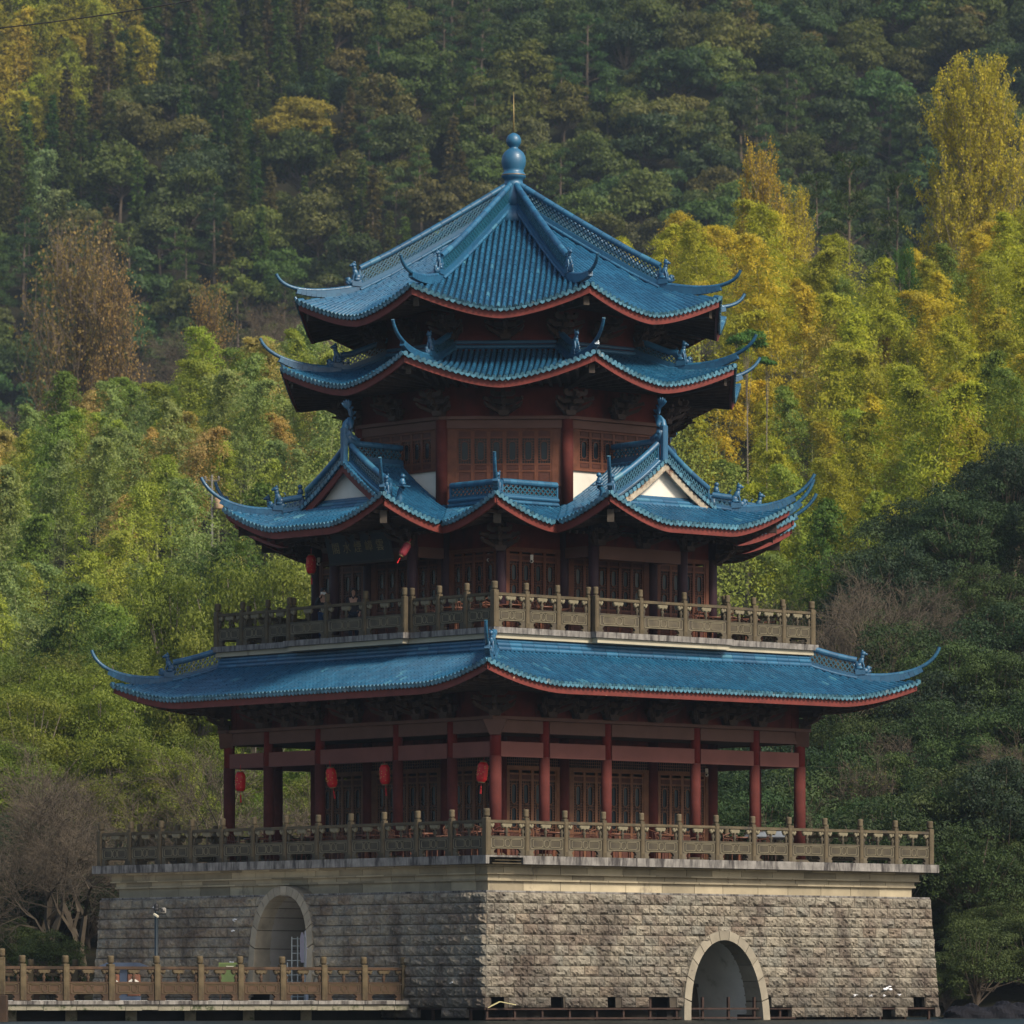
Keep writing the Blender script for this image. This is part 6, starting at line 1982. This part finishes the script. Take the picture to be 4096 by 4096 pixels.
# ---- band of bare thicket between the two hills and single bare trees
for i in range(84):
    u = RND.uniform(-40, 660) if i < 60 else RND.uniform(1480, 1760); y = RND.uniform(388, 436); p = W(u, y); z = float(ground(p.x, p.y))
    lab = 'grey brown leafless thicket tree above the %s bamboo slope' % ('left' if u < 900 else 'right')
    plant(RND.choice(P_bare + P_shrub), 'bare_tree', (p.x, p.y, z), RND.uniform(.75, 1.15), (.16, .11, .05), lab, 'bare tree', lab + ' group')
for (u, vt, y, s, pr, c, lab) in (
        (150, 468, 390, 1.25, P_bareup[0], (.22, .16, .06), 'tall tan leafless tree with upright twiggy crown at left edge of the far forest'),
        (215, 520, 388, .85, P_bareup[1], (.30, .20, .08), 'smaller tan leafless tree beside the tall one above the left bamboo'),
        (395, 560, 386, .7, P_bareup[1], (.26, .17, .06), 'small tawny budding tree just above the bamboo left of the roof'),
        (1842, 130, 372, .86, P_poplar, (.40, .34, .035), 'big golden yellow budding tree at the right edge'),
        (1500, 370, 368, .70, P_poplar2, (.40, .33, .03), 'slender golden budding tree rising from the bamboo right of the roof'),
        (1435, 290, 366, .78, P_poplar2, (.38, .27, .03), 'smaller golden budding tree next to the slender one right of the roof')):
    H = {id(P_bareup[0]): 9, id(P_bareup[1]): 9, id(P_poplar): 20, id(P_poplar2): 14}[id(pr)]
    s2 = s * (1.5 if H == 9 else 1.0)
    plant_top(pr, H, 'bare_tree' if H == 9 else 'budding_tree', u, vt, y, s2, c, lab, 'tree')
P_tallpine = pine(12, 3.0, 50, False)
for (u, vt, y, s, lab) in ((1600, 290, 400, 1.0, 'tall dark pine with a long bare trunk between the two golden trees'), (1690, 330, 405, .9, 'dark pine left of the big golden tree'), (1545, 330, 420, .9, 'dark pine behind the slender golden tree')):
    plant_top(P_tallpine, 12, 'pine_tree', u, vt, y, s, (.040, .062, .022), lab, 'pine')
P_tuft = [broad(14, 1.0, 1.15, 9, 260, .15, 3, False, LEAFDARK, (.35, .5), .5, BARKG, .05), broad(14, .55, .5, 4, 200, .15, 4, False, LEAFDARK, (.4, .6), .5, BARKG, .04)]
for (pr, u, vt, y, lab) in ((P_camph[0], 1712, 455, 345, 'small bright dark green tree in front of the golden thicket'), (P_tuft[0], 1412, 618, 300, 'thin stemmed tree with a dark green tuft by the tip of the second roof'), (P_tuft[1], 1446, 670, 299, 'smaller thin stemmed tree with a tiny dark tuft below the tip of the second roof')):
    plant_top(pr, 8 if pr is P_camph[0] else 14, 'broadleaf_tree', u, vt, y, .42 if pr is P_camph[0] else 1.0, (.05, .12, .02), lab, 'tree')

# ---- near bank
NB = [(.022, .044, .016), (.030, .056, .018), (.020, .036, .018), (.040, .064, .018)]
for i in range(190):
    right = i < 112
    u = RND.uniform(1290, 1990) if right else RND.uniform(-60, 640)
    y = RND.uniform(196, 262) if right else RND.uniform(222, 256)
    if 420 < u < 1380 and False: continue
    p = W(u, y); z = float(ground(p.x, p.y)); v = HOR - (z + 5 - CH) * FPX / y
    if u < 1560 and v < 1080 and u > 1290: 
        if v < 1010: continue
    lab = 'dense dark glossy evergreen tree on the near bank %s of the pagoda' % ('right' if right else 'left')
    s = RND.uniform(.55, 1.0)
    if not right and v < 1720:
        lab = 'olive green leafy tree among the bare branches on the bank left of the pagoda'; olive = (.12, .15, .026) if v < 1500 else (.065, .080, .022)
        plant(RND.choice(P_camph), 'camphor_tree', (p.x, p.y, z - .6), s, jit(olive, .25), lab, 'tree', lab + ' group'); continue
    plant(RND.choice(P_near), 'evergreen_tree', (p.x, p.y, z - 2.2 * s), s, jit(RND.choice(NB), .2), lab, 'tree', lab + ' group')
for (u, vt, y, s) in ((110, 1255, 232, .95), (30, 1290, 231, 1.0), (190, 1290, 230, .9), (330, 1070, 248, .95), (440, 1050, 246, 1.0), (530, 1048, 244, .95), (600, 1060, 243, .9), (250, 1240, 238, .8), (80, 1270, 240, 1.05), (20, 1330, 236, 1.0), (160, 1350, 238, .9), (60, 1300, 228, .9), (230, 1380, 226, .8), (330, 1420, 224, .7), (-20, 1420, 222, .9), (470, 1190, 235, .8), (370, 1180, 236, .8)):
    lab = 'leafy yellow green camphor tree close behind the left side of the pagoda'
    plant_top(RND.choice(P_camph), 8, 'camphor_tree', u, vt, y, s * 1.05, jit((.15, .18, .028), .12), lab, 'tree', lab + ' group')
for i in range(24):
    if i < 10: u = RND.uniform(-50, 640); y = RND.uniform(194, 206); sc = RND.uniform(.7, 1.1)
    elif i < 18: u = RND.uniform(1540, 1720); y = RND.uniform(212, 236); sc = RND.uniform(.8, 1.15)
    else: u = RND.uniform(1380, 1990); y = RND.uniform(198, 214); sc = RND.uniform(.6, .9)
    p = W(u, y); z = float(ground(p.x, p.y))
    lab = 'tangled leafless tree on the bank %s' % ('left of the pagoda' if i < 10 else ('right of the pagoda, reddish brown' if i < 18 else 'right of the pagoda low by the water'))
    plant(RND.choice(P_bare), 'bare_tree', (p.x, p.y, z - .3), sc, (.10, .10, .025), lab, 'bare tree', lab + ' group')
for i in range(70):
    u = RND.uniform(-50, 1990) if i < 40 else RND.uniform(1740, 1990); y = RND.uniform(191, 206); p = W(u, y); z = float(ground(p.x, p.y))
    if 560 < u < 1380: continue
    lab = 'low dark shrub at the water line %s of the pagoda' % ('left' if u < 966 else 'right')
    ss = RND.uniform(.3, .6); plant(RND.choice(P_near), 'shrub', (p.x, p.y, z - 3.0 * ss), ss, (.05, .07, .02), lab, 'shrub', lab + ' group')
# woodland just outside the frame and behind the pagoda reads as one mass
rest = TM(); rr_ = np.random.default_rng(3)
for (x, y, z, s, kd) in REST:
    n = 1300 if kd else 260; v = nrm_(rr_.normal(size=(n, 3))); c = v * rr_.uniform(.5, 1.05, (n, 1)) * np.array([1.5, 1.5, 4.0]) * s * rr_.uniform(.75, 1.1) + np.array([x, y, z + (5.2 if kd else 4.0) * s])
    L = rr_.uniform(.12, .24, n) if kd else rr_.uniform(.45, .8, n); rest.quads(leafquads(c, rr_.normal(size=(n, 3)) + np.array([0, 0, -.6]), L, L * .45, v + rr_.normal(size=(n, 3)) * .4), kd, rr_.uniform(0, 1, n))
def leafc(name, c): return simple(name, c, .7, .3, .6, 0, .15, tintvar=.35)
o = link('woodland', rest.mesh('woodland', [leafc('dark_woodland_leaf', (.05, .08, .02)), leafc('light_woodland_leaf', (.15, .18, .030))])); tag(o, kind='stuff')
from collections import Counter
pass
for i in range(40):
    u = RND.uniform(-70, 215) if i < 30 else RND.uniform(1760, 1990); y = RND.uniform(206, 217); p = W(u, y); z = float(ground(p.x, p.y)); s = RND.uniform(.5, .85)
    lab = 'dark bushy evergreen low on the shore %s of the pagoda' % ('left' if i < 30 else 'right')
    plant(RND.choice(P_near), 'evergreen_tree', (p.x, p.y, z - 3.2 * s), s, jit((.022, .040, .016), .2), lab, 'tree', lab + ' group')
print('TREES', cnt, len(REST), Counter(o.name.split('.')[0] for o in scene.objects if o.parent is None).most_common(9))

# ---- air
mb = MB(); mb.box(-3400, -300, -2.2, 3400, 4200, 205, 0)
m, nt, out = nodes('air'); pv = N(nt, 'ShaderNodeVolumePrincipled'); pv.inputs['Density'].default_value = .00011; pv.inputs['Color'].default_value = (.62, .78, .95, 1); pv.inputs['Anisotropy'].default_value = .2
nt.links.new(pv.outputs[0], out.inputs['Volume'])
hz_ = mb.obj('haze', m); tag(hz_, kind='stuff')
